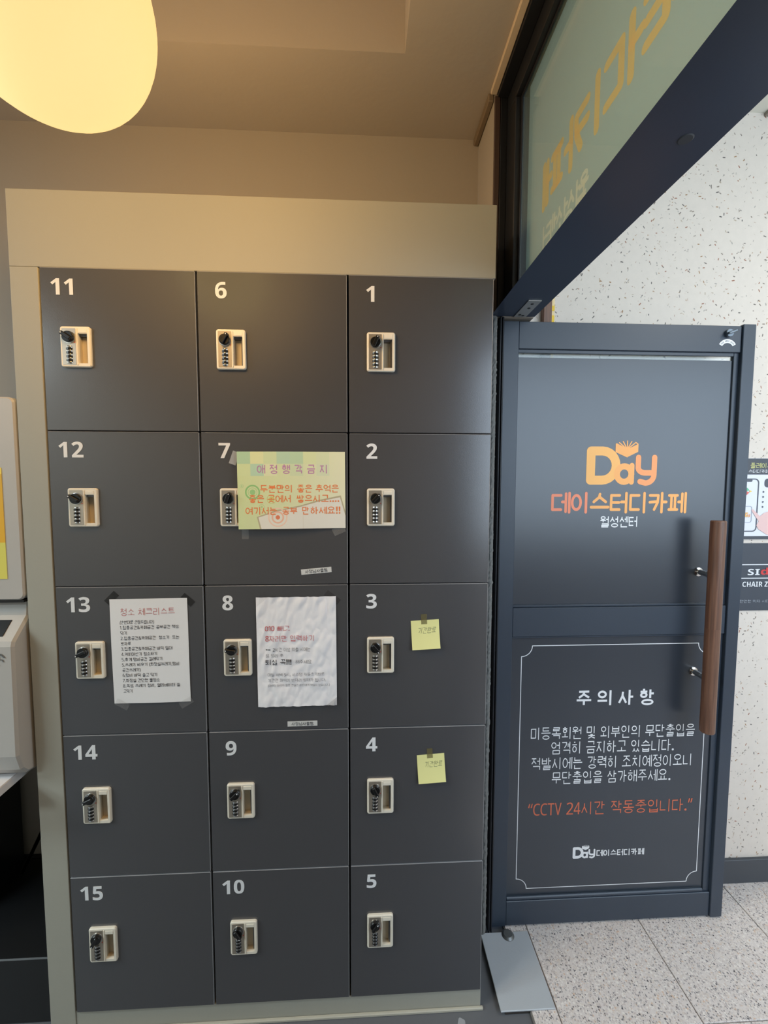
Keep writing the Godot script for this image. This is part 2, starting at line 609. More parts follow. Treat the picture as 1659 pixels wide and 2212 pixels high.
func camera_and_light() -> void:
	var cam := Camera3D.new()
	cam.name = "camera"
	cam.position = Vector3(0.7953, 1.5236, 1.1552)
	cam.rotation_degrees = Vector3(-3.9654, -2.8949, 0.119)
	cam.fov = 99.067
	cam.near = 0.02
	add_child(cam)

	var env := Environment.new()
	env.background_mode = Environment.BG_SKY
	var sky := Sky.new()
	var air := ProceduralSkyMaterial.new()
	air.sky_top_color = Color(0.62, 0.74, 0.92)
	air.sky_horizon_color = Color(0.86, 0.91, 0.97)
	air.ground_bottom_color = Color(0.42, 0.43, 0.44)
	air.ground_horizon_color = Color(0.8, 0.84, 0.88)
	air.energy_multiplier = 1.5
	sky.sky_material = air
	env.sky = sky
	env.tonemap_mode = Environment.TONE_MAPPER_LINEAR
	env.tonemap_exposure = 1.0
	env.sdfgi_enabled = true
	env.ssao_enabled = true
	env.ssil_enabled = true
	var we := WorldEnvironment.new()
	we.name = "surroundings"
	we.environment = env
	add_child(we)

	# daylight entering by the corridor window
	var day := AreaLight3D.new()
	day.name = "window_daylight"
	day.light_color = Color(0.85, 0.93, 1.0)
	day.light_energy = 5.6
	day.area_size = Vector2(2.8, 1.5)
	day.area_range = 12.0
	day.shadow_enabled = true
	day.position = Vector3(3.0, 1.85, 1.96)
	add_child(day)
	# (an area light shines along its own -z, here from the window at z = 2 back into the corridor)

func materials() -> void:
	font = SystemFont.new()
	font.font_names = ["Droid Sans"]
	font.font_weight = 700
	font_plain = SystemFont.new()
	font_plain.font_names = ["Droid Sans"]
	M.wall = relief(mat(rgb(158, 151, 142), 0.85), 0.3, 0.03, 0.04)
	M.ceiling = relief(mat(rgb(168, 161, 154), 0.9), 0.3, 0.03, 0.04, 2)
	M.surround = relief(mat(rgb(160, 158, 147), 0.6), 0.2, 0.008, 0.12, 3)
	M.locker = relief(mat(rgb(70, 70, 73), 0.25, 0.0, 0.72), 0.16, 0.006, 0.2, 4)
	M.carcass = mat(rgb(30, 29, 30), 0.8)
	M.floor_in = relief(mat(rgb(96, 98, 102), 0.5), 0.5, 0.02, 0.05, 6)
	M.metal_dark = relief(mat(rgb(48, 58, 71), 0.38), 0.2, 0.004, 0.2, 7)
	M.frame = relief(mat(rgb(17, 21, 29), 0.5), 0.2, 0.004, 0.2, 8)
	M.film = mat(rgb(46, 53, 63), 0.28, 0.0, 0.58)
	M.granite = granite()
	M.fleck = flecked()
	M.wood = wood()
	M.white = mat(rgb(236, 236, 238), 0.55)
	M.print_white = mat(rgb(225, 227, 230), 0.5)
	M.ivory = mat(rgb(226, 219, 204), 0.4)
	M.champagne = mat(rgb(186, 176, 162), 0.36, 0.75)
	M.chrome = mat(rgb(225, 224, 222), 0.16, 1.0)
	M.black = mat(rgb(20, 20, 21), 0.3)
	M.pocket = mat(rgb(196, 182, 158), 0.55)
	M.base = mat(rgb(66, 70, 76), 0.5)
	M.grout = mat(rgb(128, 124, 120), 0.9)

func bounds(st: SurfaceTool, x0: float, y0: float, z0: float, x1: float, y1: float, z1: float, c := 0.0) -> void:
	add_box(st, Vector3(x0, y0, z0), Vector3(x1, y1, z1), c)

func room_shell() -> void:
	var F := -0.012
	solid("floor", box(Vector3(-3.7, F - 0.1, -0.5), Vector3(1.28, F, 3.3)), M.floor_in, Vector3.ZERO, "dark grey floor inside the room at the foot of the lockers", "floor", "structure")
	var drip := PackedVector2Array()
	for k in 14: drip.append(Vector2(cos(TAU * k / 14.0) * (0.011 + 0.0015 * sin(TAU * k / 7.0)), sin(TAU * k / 14.0) * (0.013 + 0.002 * cos(TAU * k / 4.667))))
	part(get_node("floor"), "pale_spot", plate(drip, 0.0, 0.0006), mat(rgb(150, 152, 156), 0.6), Vector3(1.076, F, 0.03), Vector3(-90, 0, 0))
	solid("wall_back", box(Vector3(-3.7, F, -0.5), Vector3(1.19, 2.98, -0.385)), M.wall, Vector3.ZERO, "beige wall behind and above the lockers", "wall", "structure")
	solid("wall_left", box(Vector3(-3.8, F, -0.5), Vector3(-3.6, 2.98, 3.3)), M.wall, Vector3.ZERO, "beige side wall left of the room", "wall", "structure")
	solid("wall_front", box(Vector3(-3.7, F, 3.2), Vector3(1.4, 2.98, 3.35)), M.wall, Vector3.ZERO, "beige wall behind the viewer", "wall", "structure")
	var st := begin()
	bounds(st, 1.19, F, -0.5, 1.212, 2.03, -0.207)
	bounds(st, 1.19, 2.03, -0.5, 1.326, 2.98, -0.207)
	bounds(st, 1.19, F, 1.06, 1.326, 2.98, 3.3)
	bounds(st, 1.19, 2.668, -0.21, 1.326, 2.98, 1.06)
	solid("wall_right", st.commit(), M.wall, Vector3.ZERO, "beige partition that holds the doorway, right of the lockers", "wall", "structure")
	# ceiling with a raised tray in the middle
	st = begin()
	bounds(st, -3.7, 2.675, -0.5, 1.19, 2.72, -0.1)
	bounds(st, 0.913, 2.675, -0.1, 1.19, 2.72, 3.3)
	bounds(st, -3.7, 2.675, -0.1, -1.3, 2.72, 3.3)
	bounds(st, -1.3, 2.675, 2.9, 0.913, 2.72, 3.3)
	bounds(st, -1.34, 2.72, -0.14, 0.953, 2.96, -0.1)
	bounds(st, -1.34, 2.72, 2.9, 0.953, 2.96, 2.94)
	bounds(st, 0.913, 2.72, -0.1, 0.953, 2.96, 2.9)
	bounds(st, -1.34, 2.72, -0.1, -1.3, 2.96, 2.9)
	bounds(st, -3.8, 2.96, -0.5, 1.4, 3.05, 3.35)
	solid("ceiling", st.commit(), M.ceiling, Vector3.ZERO, "beige ceiling with a raised tray", "ceiling", "structure")
	solid("trim_1", box(Vector3(1.176, 2.664, -0.2), Vector3(1.196, 2.676, 1.06), 0.002), mat(rgb(196, 180, 158), 0.6), Vector3.ZERO, "thin pale edge strip between ceiling and transom", "trim", "structure")
	solid("trim_2", box(Vector3(1.172, 2.652, -0.384), Vector3(1.1895, 2.676, -0.206), 0.003), mat(rgb(118, 104, 86), 0.7), Vector3.ZERO, "short dull brown cornice strip in the ceiling corner", "trim", "structure")
	solid("trim_3", box(Vector3(1.1905, 2.03, -0.2065), Vector3(1.208, 2.664, -0.2), 0.002), mat(rgb(66, 52, 48), 0.5), Vector3.ZERO, "dark brown upright strip beside the transom", "trim", "structure")
	solid("baseboard_back", box(Vector3(-3.6, F, -0.385), Vector3(-0.1, 0.19, -0.37), 0.002), mat(rgb(26, 27, 29), 0.5), Vector3.ZERO, "black skirting board low on the wall left of the lockers", "baseboard", "structure")
	# fill panels added out of view on the left, so reflections miss the lockers
	for spot in [Vector3(-2.2, 2.672, 1.1), Vector3(-3.0, 2.672, 1.1), Vector3(-2.2, 2.672, 2.3), Vector3(-3.0, 2.672, 2.3)]:
		var where := "%s row, %s" % ["front" if spot.z < 1.5 else "rear", "nearer the lockers" if spot.x > -2.5 else "nearer the left wall"]
		var p := thing("added_fill_panel", "added square white fill panel in the unseen lobby ceiling, %s" % where, "light", spot, "added fill panels in the unseen lobby ceiling")
		part(p, "panel_frame", box(Vector3(-0.31, -0.004, -0.31), Vector3(0.31, 0.01, 0.31), 0.003), M.white)
		var g := mat(rgb(250, 250, 250), 0.6)
		g.emission_enabled = true
		g.emission = Color(0.98, 0.99, 1.0)
		g.emission_energy_multiplier = 1.2
		part(p, "diffuser", box(Vector3(-0.29, -0.008, -0.29), Vector3(0.29, -0.003, 0.29), 0.001), g)
		var l := AreaLight3D.new()
		l.name = "added_fill_light"
		l.light_color = Color(0.9, 0.975, 1.0)
		l.light_energy = 4.2
		l.area_size = Vector2(0.56, 0.56)
		l.area_range = 10.0
		l.shadow_enabled = true
		l.rotation_degrees = Vector3(-90, 0, 0)
		l.position = Vector3(0, -0.012, 0)
		p.add_child(l)

func corridor_shell() -> void:
	# granite slabs
	var fl := Node3D.new()
	fl.name = "floor_corridor"
	add_child(fl)
	tag(fl, "speckled pale granite slab floor of the corridor outside the door", "floor", "", "structure")
	part(fl, "mortar_bed", box(Vector3(1.28, -0.1, -0.5), Vector3(4.7, -0.004, 2.2)), M.grout)
	var xs := [1.2815, 1.357, 1.757, 2.157, 2.557, 2.957, 3.357, 3.757, 4.157, 4.557]
	var zs := [-0.349, 0.073, 0.473, 0.873, 1.273, 1.673, 2.073]
	for i in xs.size() - 1:
		for j in zs.size() - 1:
			var g := 0.0014
			part(fl, "granite_slab", box(Vector3(xs[i] + g, -0.03, zs[j] + g), Vector3(xs[i + 1] - g, 0, zs[j + 1] - g), 0.0012), M.granite)
	solid("wall_corridor_back", box(Vector3(1.326, -0.1, -0.5), Vector3(4.7, 2.9, -0.35)), M.fleck, Vector3.ZERO, "white flecked corridor wall behind the open door", "wall", "structure")
	solid("wall_corridor_end", box(Vector3(4.6, -0.1, -0.5), Vector3(4.75, 2.9, 2.2)), M.fleck, Vector3.ZERO, "white flecked wall at the far end of the corridor", "wall", "structure")
	# corridor wall with a window
	var st := begin()
	bounds(st, 1.326, -0.1, 2.0, 1.6, 2.9, 2.15)
	bounds(st, 4.4, -0.1, 2.0, 4.7, 2.9, 2.15)
	bounds(st, 1.6, -0.1, 2.0, 4.4, 1.1, 2.15)
	bounds(st, 1.6, 2.6, 2.0, 4.4, 2.9, 2.15)
	solid("wall_corridor_front", st.commit(), M.fleck, Vector3.ZERO, "white flecked corridor wall with the window", "wall", "structure")
	var w := thing("window_1", "wide corridor window with a dark frame", "window", Vector3(3.0, 1.85, 2.1), "", "structure")
	st = begin()
	bounds(st, -1.4, -0.75, -0.02, -1.35, 0.75, 0.03, 0.003)
	bounds(st, 1.35, -0.75, -0.02, 1.4, 0.75, 0.03, 0.003)
	bounds(st, -1.35, -0.75, -0.02, 1.35, -0.7, 0.03, 0.003)
	bounds(st, -1.35, 0.7, -0.02, 1.35, 0.75, 0.03, 0.003)
	bounds(st, -0.02, -0.7, -0.02, 0.02, 0.7, 0.03, 0.003)
	part(w, "window_frame", st.commit(), M.metal_dark)
	var clear := glass(Color(0.9, 0.95, 0.95, 0.08))
	part(w, "pane", box(Vector3(-1.35, -0.7, 0), Vector3(-0.02, 0.7, 0.005)), clear)
	part(w, "pane", box(Vector3(0.02, -0.7, 0), Vector3(1.35, 0.7, 0.005)), clear)
	solid("ceiling_corridor", box(Vector3(1.326, 2.774, -0.5), Vector3(4.75, 2.9, 2.2)), mat(rgb(226, 224, 212), 0.9), Vector3.ZERO, "pale corridor ceiling above the flecked wall", "ceiling", "structure")
	var cl := thing("added_corridor_light", "added flat round white corridor ceiling light, out of view", "light", Vector3(2.7, 2.774, 0.95))  # unseen lamp added to brighten the corridor floor
	part(cl, "rim", lathe(PackedVector2Array([Vector2(0.26, 0.0), Vector2(0.26, -0.03), Vector2(0.24, -0.034)]), 40), M.white)
	var cg := mat(rgb(250, 250, 250), 0.6)
	cg.emission_enabled = true
	cg.emission = Color(1.0, 1.0, 0.98)
	cg.emission_energy_multiplier = 1.2
	part(cl, "diffuser", lathe(PackedVector2Array([Vector2(0.24, -0.034), Vector2(0.2, -0.042), Vector2(0.0, -0.046)]), 40), cg)
	var cl2 := AreaLight3D.new()
	cl2.name = "added_corridor_fill"
	cl2.light_color = Color(1.0, 0.985, 0.96)
	cl2.light_energy = 1.4
	cl2.area_size = Vector2(0.4, 0.4)
	cl2.area_range = 8.0
	cl2.shadow_enabled = true
	cl2.rotation_degrees = Vector3(-90, 0, 0)
	cl2.position = Vector3(0, -0.05, 0)
	cl.add_child(cl2)
	solid("trim_4", box(Vector3(2.16, 2.762, -0.349), Vector3(4.59, 2.7738, -0.325), 0.002), mat(rgb(150, 142, 130), 0.8), Vector3.ZERO, "grey ceiling edge strip high on the corridor wall", "trim", "structure")
	solid("baseboard_corridor", box(Vector3(1.33, 0.0, -0.35), Vector3(4.6, 0.094, -0.336), 0.002), M.base, Vector3.ZERO, "dark blue-grey skirting along the flecked corridor wall", "baseboard", "structure")

func glass(c: Color) -> StandardMaterial3D:
	var m := mat(c, 0.04)
	m.transparency = BaseMaterial3D.TRANSPARENCY_ALPHA
	return m


# ------------------------------------------------------------------ lockers
func lockers() -> void:
	var s := thing("locker_surround", "pale greige panel surround framing the top, left side and foot of the lockers", "panel", Vector3(0, 0, 0))
	part(s, "fascia_panel", box(Vector3(-0.071, 2.051, -0.38), Vector3(1.1435, 2.234, -0.003), 0.0012), M.surround)
	part(s, "side_panel", box(Vector3(-0.071, -0.012, -0.38), Vector3(-0.003, 2.0505, -0.003), 0.0012), M.surround)
	part(s, "plinth", box(Vector3(-0.0025, -0.012, -0.36), Vector3(1.1395, 0.0485, -0.005), 0.001), M.surround)
	part(s, "caulk_bead", box(Vector3(-0.06, -0.012, -0.0045), Vector3(1.146, -0.003, 0.004), 0.002), mat(rgb(176, 172, 158), 0.5))

	var W := 0.3745
	var H := 0.3972
	var hx := 0.069
	var hole := Rect2(0.0885, -0.2345, 0.0185, 0.069)   # finger pocket of the lock, from the door's top left corner
	var door := plate(PackedVector2Array([Vector2(0, -H), Vector2(W, -H), Vector2(W, 0), Vector2(0, 0)]), -0.0175, 0, 0.0011, hole)
	var body := box(Vector3(0.0005, -H - 0.001, -0.35), Vector3(W - 0.0005, 0.001, -0.034), 0.001)
	var lip := box(Vector3(0.02, -H + 0.02, -0.034), Vector3(W - 0.02, -0.02, -0.0185))
	var lit_band_right := box(Vector3(W - 0.001, -H + 0.0008, -0.0172), Vector3(W + 0.0004, -0.0008, 0.0002), 0.0006)
	var lit_band_top := box(Vector3(0.0008, -0.0009, -0.0172), Vector3(W - 0.0008, 0.0003, 0.0002), 0.0005)
	var lit_banding := mat(rgb(150, 150, 153), 0.3)  # edge band paled to paint in daylight glint on right and top edges
	# lock pieces, centred on the lock
	var lw := 0.0365
	var lh := 0.0495
	var housing := plate(round_rect(-lw, -lh, lw, lh, 0.006), 0.0, 0.0075, 0.0022, Rect2(0.0065, -0.04, 0.0225, 0.0725))
	var faceplate := plate(round_rect(-0.0315, -0.0445, 0.0015, 0.0445, 0.0015, 2), 0.0074, 0.0082, 0.0003)
	var rib := plate(round_rect(0.0032, -0.0448, 0.0058, 0.0448, 0.001, 2), 0.0074, 0.0092, 0.0006)
	var lintel := plate(round_rect(0.0072, 0.034, 0.029, 0.0425, 0.001, 2), 0.0074, 0.0083, 0.0004)
	var st := begin()
	bounds(st, 0.0065, -0.04, -0.0115, 0.029, 0.0325, -0.0105)
	bounds(st, 0.0065, -0.041, -0.016, 0.029, -0.04, 0.0005)
	bounds(st, 0.0065, 0.0325, -0.016, 0.029, 0.0335, 0.0005)
	bounds(st, 0.0055, -0.041, -0.016, 0.0065, 0.0335, 0.0005)
	bounds(st, 0.029, -0.041, -0.016, 0.03, 0.0335, 0.0005)
	var pocket := st.commit()
	st = begin()
	var side := Transform3D(Basis(Vector3.RIGHT, PI / 2), Vector3.ZERO)
	add_lathe(st, PackedVector2Array([Vector2(0.0132, 0.0), Vector2(0.0132, 0.0065), Vector2(0.0122, 0.0078), Vector2(0.0, 0.0078)]), 26, side)
	bounds(st, -0.0045, -0.0122, 0.0075, 0.0045, 0.0155, 0.0142, 0.0015)
	bounds(st, -0.0036, 0.0105, 0.0, 0.0036, 0.0168, 0.0092, 0.0012)
	var knob := st.commit()
	var collar := lathe(PackedVector2Array([Vector2(0.0148, 0.0), Vector2(0.0148, 0.0012), Vector2(0.0128, 0.0016)]), 26, side)
	var dot := lathe(PackedVector2Array([Vector2(0.0014, 0.0), Vector2(0.0014, 0.0004), Vector2(0.0, 0.0004)]), 10, side)
	var dial := lathe(PackedVector2Array([Vector2(0, -0.0026), Vector2(0.0088, -0.0026), Vector2(0.0094, -0.0019), Vector2(0.0094, 0.0019), Vector2(0.0088, 0.0026), Vector2(0, 0.0026)]), 18)
	var spacer := lathe(PackedVector2Array([Vector2(0.0082, -0.0021), Vector2(0.0086, 0.0), Vector2(0.0082, 0.0021)]), 18)
	var red := mat(rgb(190, 60, 48), 0.4)
	var turns := {1: -25, 2: -45, 3: -140, 4: -155, 5: -35, 6: -30, 7: -20, 8: 80, 9: -45, 10: -150, 11: 55, 12: 60, 13: 115, 14: 115, 15: 150}
	var words := ["top row", "second row", "third row", "fourth row", "bottom row"]
	var extra := {7: ", behind a green notice", 8: ", with a wrinkled white notice", 13: ", with a white checklist", 3: ", with a yellow sticky note", 4: ", with a yellow sticky note"}
	var spelled := ["one", "two", "three", "four", "five", "six", "seven", "eight", "nine", "ten", "eleven", "twelve", "thirteen", "fourteen", "fifteen"]
	for col in 3:
		for row in 5:
			var n := 11 - col * 5 + row
			var t := thing("locker", "dark grey locker marked %s, %s of the %s column%s" % [spelled[n - 1], words[row], ["left", "middle", "right"][col], extra.get(n, "")], "locker", Vector3(col * 0.38 + 0.0025, 2.049 - row * 0.4003, 0), "numbered lockers")
			part(t, "door", door, M.locker)
			part(t, "lit_edge_band", lit_band_right, lit_banding)
			part(t, "lit_edge_band", lit_band_top, lit_banding)
			part(t, "body", body, M.carcass)
			part(t, "door_batten", lip, M.carcass)
			var num := part(t, "number", word(str(n), 0.039, 0.0008), M.print_white, Vector3(0.0555 if n > 9 else 0.058, -0.0465, 0.0005))
			num.scale = Vector3(1.08, 1, 1)
			num.set_meta("label", "white number %s" % spelled[n - 1])
			var at := Vector3(0.0825, -0.1925, 0.0)
			var k := part(t, "lock", housing, M.ivory, at)
			k.set_meta("label", "ivory combination lock with black knob")
			part(k, "faceplate", faceplate, M.champagne)
			part(k, "rib", rib, M.ivory)
			part(k, "pocket_lintel", lintel, M.ivory)
			part(k, "finger_pocket", pocket, M.pocket)
			part(k, "knob_collar", collar, M.chrome, Vector3(-0.0145, 0.023, 0.0081))
			var kn := part(k, "knob", knob, M.black, Vector3(-0.0145, 0.023, 0.0085), Vector3(0, 0, turns[n]))
			part(k, "pointer_dot", dot, M.white, kn.position + Basis(Vector3.BACK, deg_to_rad(turns[n])) * Vector3(0, 0.0125, 0.0142))
			part(k, "stop_mark", dot, red, Vector3(-0.0005, 0.0105, 0.0082))
			for i in 4:
				part(k, "dial", dial, M.black, Vector3(-0.0145, -0.0052 - i * 0.0094, 0.0035))
			for i in 5:
				part(k, "dial_spacer", spacer, M.chrome, Vector3(-0.0145, -0.0005 - i * 0.0094, 0.0035))


# ------------------------------------------------------------------ doorway: frame, transom and threshold
func doorway() -> void:
	var t := thing("door_frame", "black aluminium door frame with heavy header beam and transom", "door frame", Vector3(1.277, 2.03, 0.4))
	var o := t.position
	var bar := func(called: String, lo: Vector3, hi: Vector3, c := 0.002) -> MeshInstance3D:
		return part(t, called, box(lo - o, hi - o, c), M.frame)
	var prof := PackedVector2Array([Vector2(1.19, 2.03), Vector2(1.326, 2.03), Vector2(1.326, 2.08), Vector2(1.237, 2.08)])
	part(t, "header_beam", plate(prof, -0.2, 1.06, 0.0), relief(mat(rgb(58, 69, 88), 0.34), 0.2, 0.004, 0.2, 9), -o)
	bar.call("filler", Vector3(1.2085, 2.03, -0.2066), Vector3(1.2275, 2.664, -0.198), 0.001)
	bar.call("filler", Vector3(1.1965, 2.654, -0.195), Vector3(1.2275, 2.667, 1.06), 0.001)
	bar.call("top_rail", Vector3(1.228, 2.604, -0.2), Vector3(1.326, 2.667, 1.06))
	bar.call("transom_post", Vector3(1.228, 2.0805, -0.2), Vector3(1.326, 2.6035, -0.127))
	bar.call("transom_post", Vector3(1.228, 2.0805, 0.99), Vector3(1.326, 2.6035, 1.06))
	bar.call("jamb", Vector3(1.219, 0.0, -0.26), Vector3(1.2325, 2.0295, -0.2068))
	bar.call("jamb", Vector3(1.228, 0.0, 0.8), Vector3(1.326, 2.0295, 0.86))
	bar.call("jamb_strip", Vector3(1.2195, 0.0, -0.2066), Vector3(1.2245, 2.0295, -0.2), 0.0015)
	bar.call("jamb_strip", Vector3(1.2275, 0.0, -0.2066), Vector3(1.2325, 2.0295, -0.2005), 0.0015)
	bar.call("side_panel", Vector3(1.26, 0.0, 0.861), Vector3(1.29, 2.0295, 1.06))
	bar.call("glazing_bead", Vector3(1.243, 2.0805, -0.1265), Vector3(1.2475, 2.6035, -0.119), 0.001)
	bar.call("glazing_bead", Vector3(1.243, 2.597, -0.1185), Vector3(1.2475, 2.6035, 0.989), 0.001)
	# transom: clear glass with a frosted sheet that carries mirrored lettering
	var pane := part(t, "transom_glass", box(Vector3(1.249, 2.081, -0.1265) - o, Vector3(1.2525, 2.6035, 0.9895) - o), glass(Color(0.72, 0.84, 0.8, 0.08)))
	pane.set_meta("label", "greenish transom glass")
	var frost := mat(rgb(112, 134, 130), 0.7)
	frost.backlight_enabled = true
	frost.backlight = rgb(214, 232, 228)
	var film := part(t, "frosted_film", box(Vector3(1.2575, 2.0812, -0.098) - o, Vector3(1.2585, 2.603, 0.985) - o), frost)
	film.set_meta("label", "frosted grey-green film with mirrored yellow and white lettering")
	var yellow := mat(rgb(240, 214, 140), 0.6)
	yellow.backlight_enabled = true
	yellow.backlight = rgb(236, 210, 134)
	# read from the corridor side (from +x looking to -x) the text runs towards -z
	part(film, "lettering", lettering("데이스터디카페", 0.82, 0.107, 18.0, true, 8.0), yellow, Vector3(1.2568, 2.267, 0.418) - o, Vector3(0, 90, 0))
	var pale := mat(rgb(226, 236, 228), 0.6)
	pale.backlight_enabled = true
	pale.backlight = rgb(226, 236, 228)
	part(film, "lettering", lettering("월성센터", 0.232, 0.062, 14.0, true, 6.0), pale, Vector3(1.2568, 2.137, 0.128) - o, Vector3(0, 90, 0))
	# pivot plate under the beam
	var pv := part(t, "pivot_plate", box(Vector3(1.26, 2.0278, -0.2) - o, Vector3(1.298, 2.0299, -0.078) - o, 0.0006), mat(rgb(205, 205, 200), 0.35, 0.7))
	pv.set_meta("label", "bare metal pivot plate with screw holes")
	for q in [Vector3(1.279, 2.0275, -0.1), Vector3(1.281, 2.0275, -0.13), Vector3(1.284, 2.0275, -0.186), Vector3(1.272, 2.0275, -0.18)]:
		part(pv, "screw_hole", lathe(PackedVector2Array([Vector2(0, -0.0006), Vector2(0.0045, -0.0006), Vector2(0.0045, 0.0004)]), 12), M.black, q - o)
	part(t, "plug", lathe(PackedVector2Array([Vector2(0, -0.0012), Vector2(0.0095, -0.0012), Vector2(0.011, 0.0)]), 18), M.base, Vector3(1.274, 2.0299, 0.496) - o)
	# threshold
	var th := thing("threshold_plate", "worn grey metal threshold plate on the floor of the doorway", "threshold", Vector3(1.2725, 0, -0.09))
	part(th, "plate", box(Vector3(-0.08, 0.0008, -0.108), Vector3(0.0805, 0.0058, 0.111), 0.0012), relief(mat(rgb(178, 183, 188), 0.5, 0.1), 0.15, 0.01, 0.08, 11))
	part(th, "packing", box(Vector3(-0.066, -0.012, -0.108), Vector3(0.008, 0.0006, 0.106)), mat(rgb(56, 50, 46), 0.9))
	part(th, "pivot_shoe", lathe(PackedVector2Array([Vector2(0.0, 0.012), Vector2(0.014, 0.012), Vector2(0.02, 0.006), Vector2(0.021, 0.0058)]), 18), mat(rgb(110, 112, 112), 0.4, 0.6), Vector3(0.01, 0.0, -0.097))
	# crumbly foam bead between the lockers and the jamb
	var fx := FastNoiseLite.new()
	fx.seed = 12
	fx.frequency = 0.9
	var st := begin()
	var ny := 420
	var nx := 10
	var P := []
	for j in ny + 1:
		var line := []
		var y := 0.002 + 2.026 * j / ny
		var edge := 1.2115 + 0.0042 * fx.get_noise_2d(y * 60.0, 3.0) + 0.002 * fx.get_noise_2d(y * 190.0, 8.0)
		for i in nx + 1:
			var u := float(i) / nx
			var z := -0.203 + 0.012 * sin(u * PI) + 0.006 * fx.get_noise_2d(y * 130.0, u * 7.0) + 0.003 * fx.get_noise_2d(y * 420.0, u * 19.0 + 50.0)
			if i == nx: z = -0.2069
			line.append(Vector3(lerpf(1.186, edge, u), y, maxf(z, -0.2069)))
		P.append(line)
	for j in ny:
		for i in nx:
			for q in [P[j][i], P[j][i + 1], P[j + 1][i + 1], P[j][i], P[j + 1][i + 1], P[j + 1][i]]:
				st.add_vertex(q)
	st.generate_normals()
	solid("foam_seal", st.commit(), mat(rgb(108, 109, 107), 0.95), Vector3.ZERO, "crumbly grey foam filling the gap beside the door jamb", "seal")


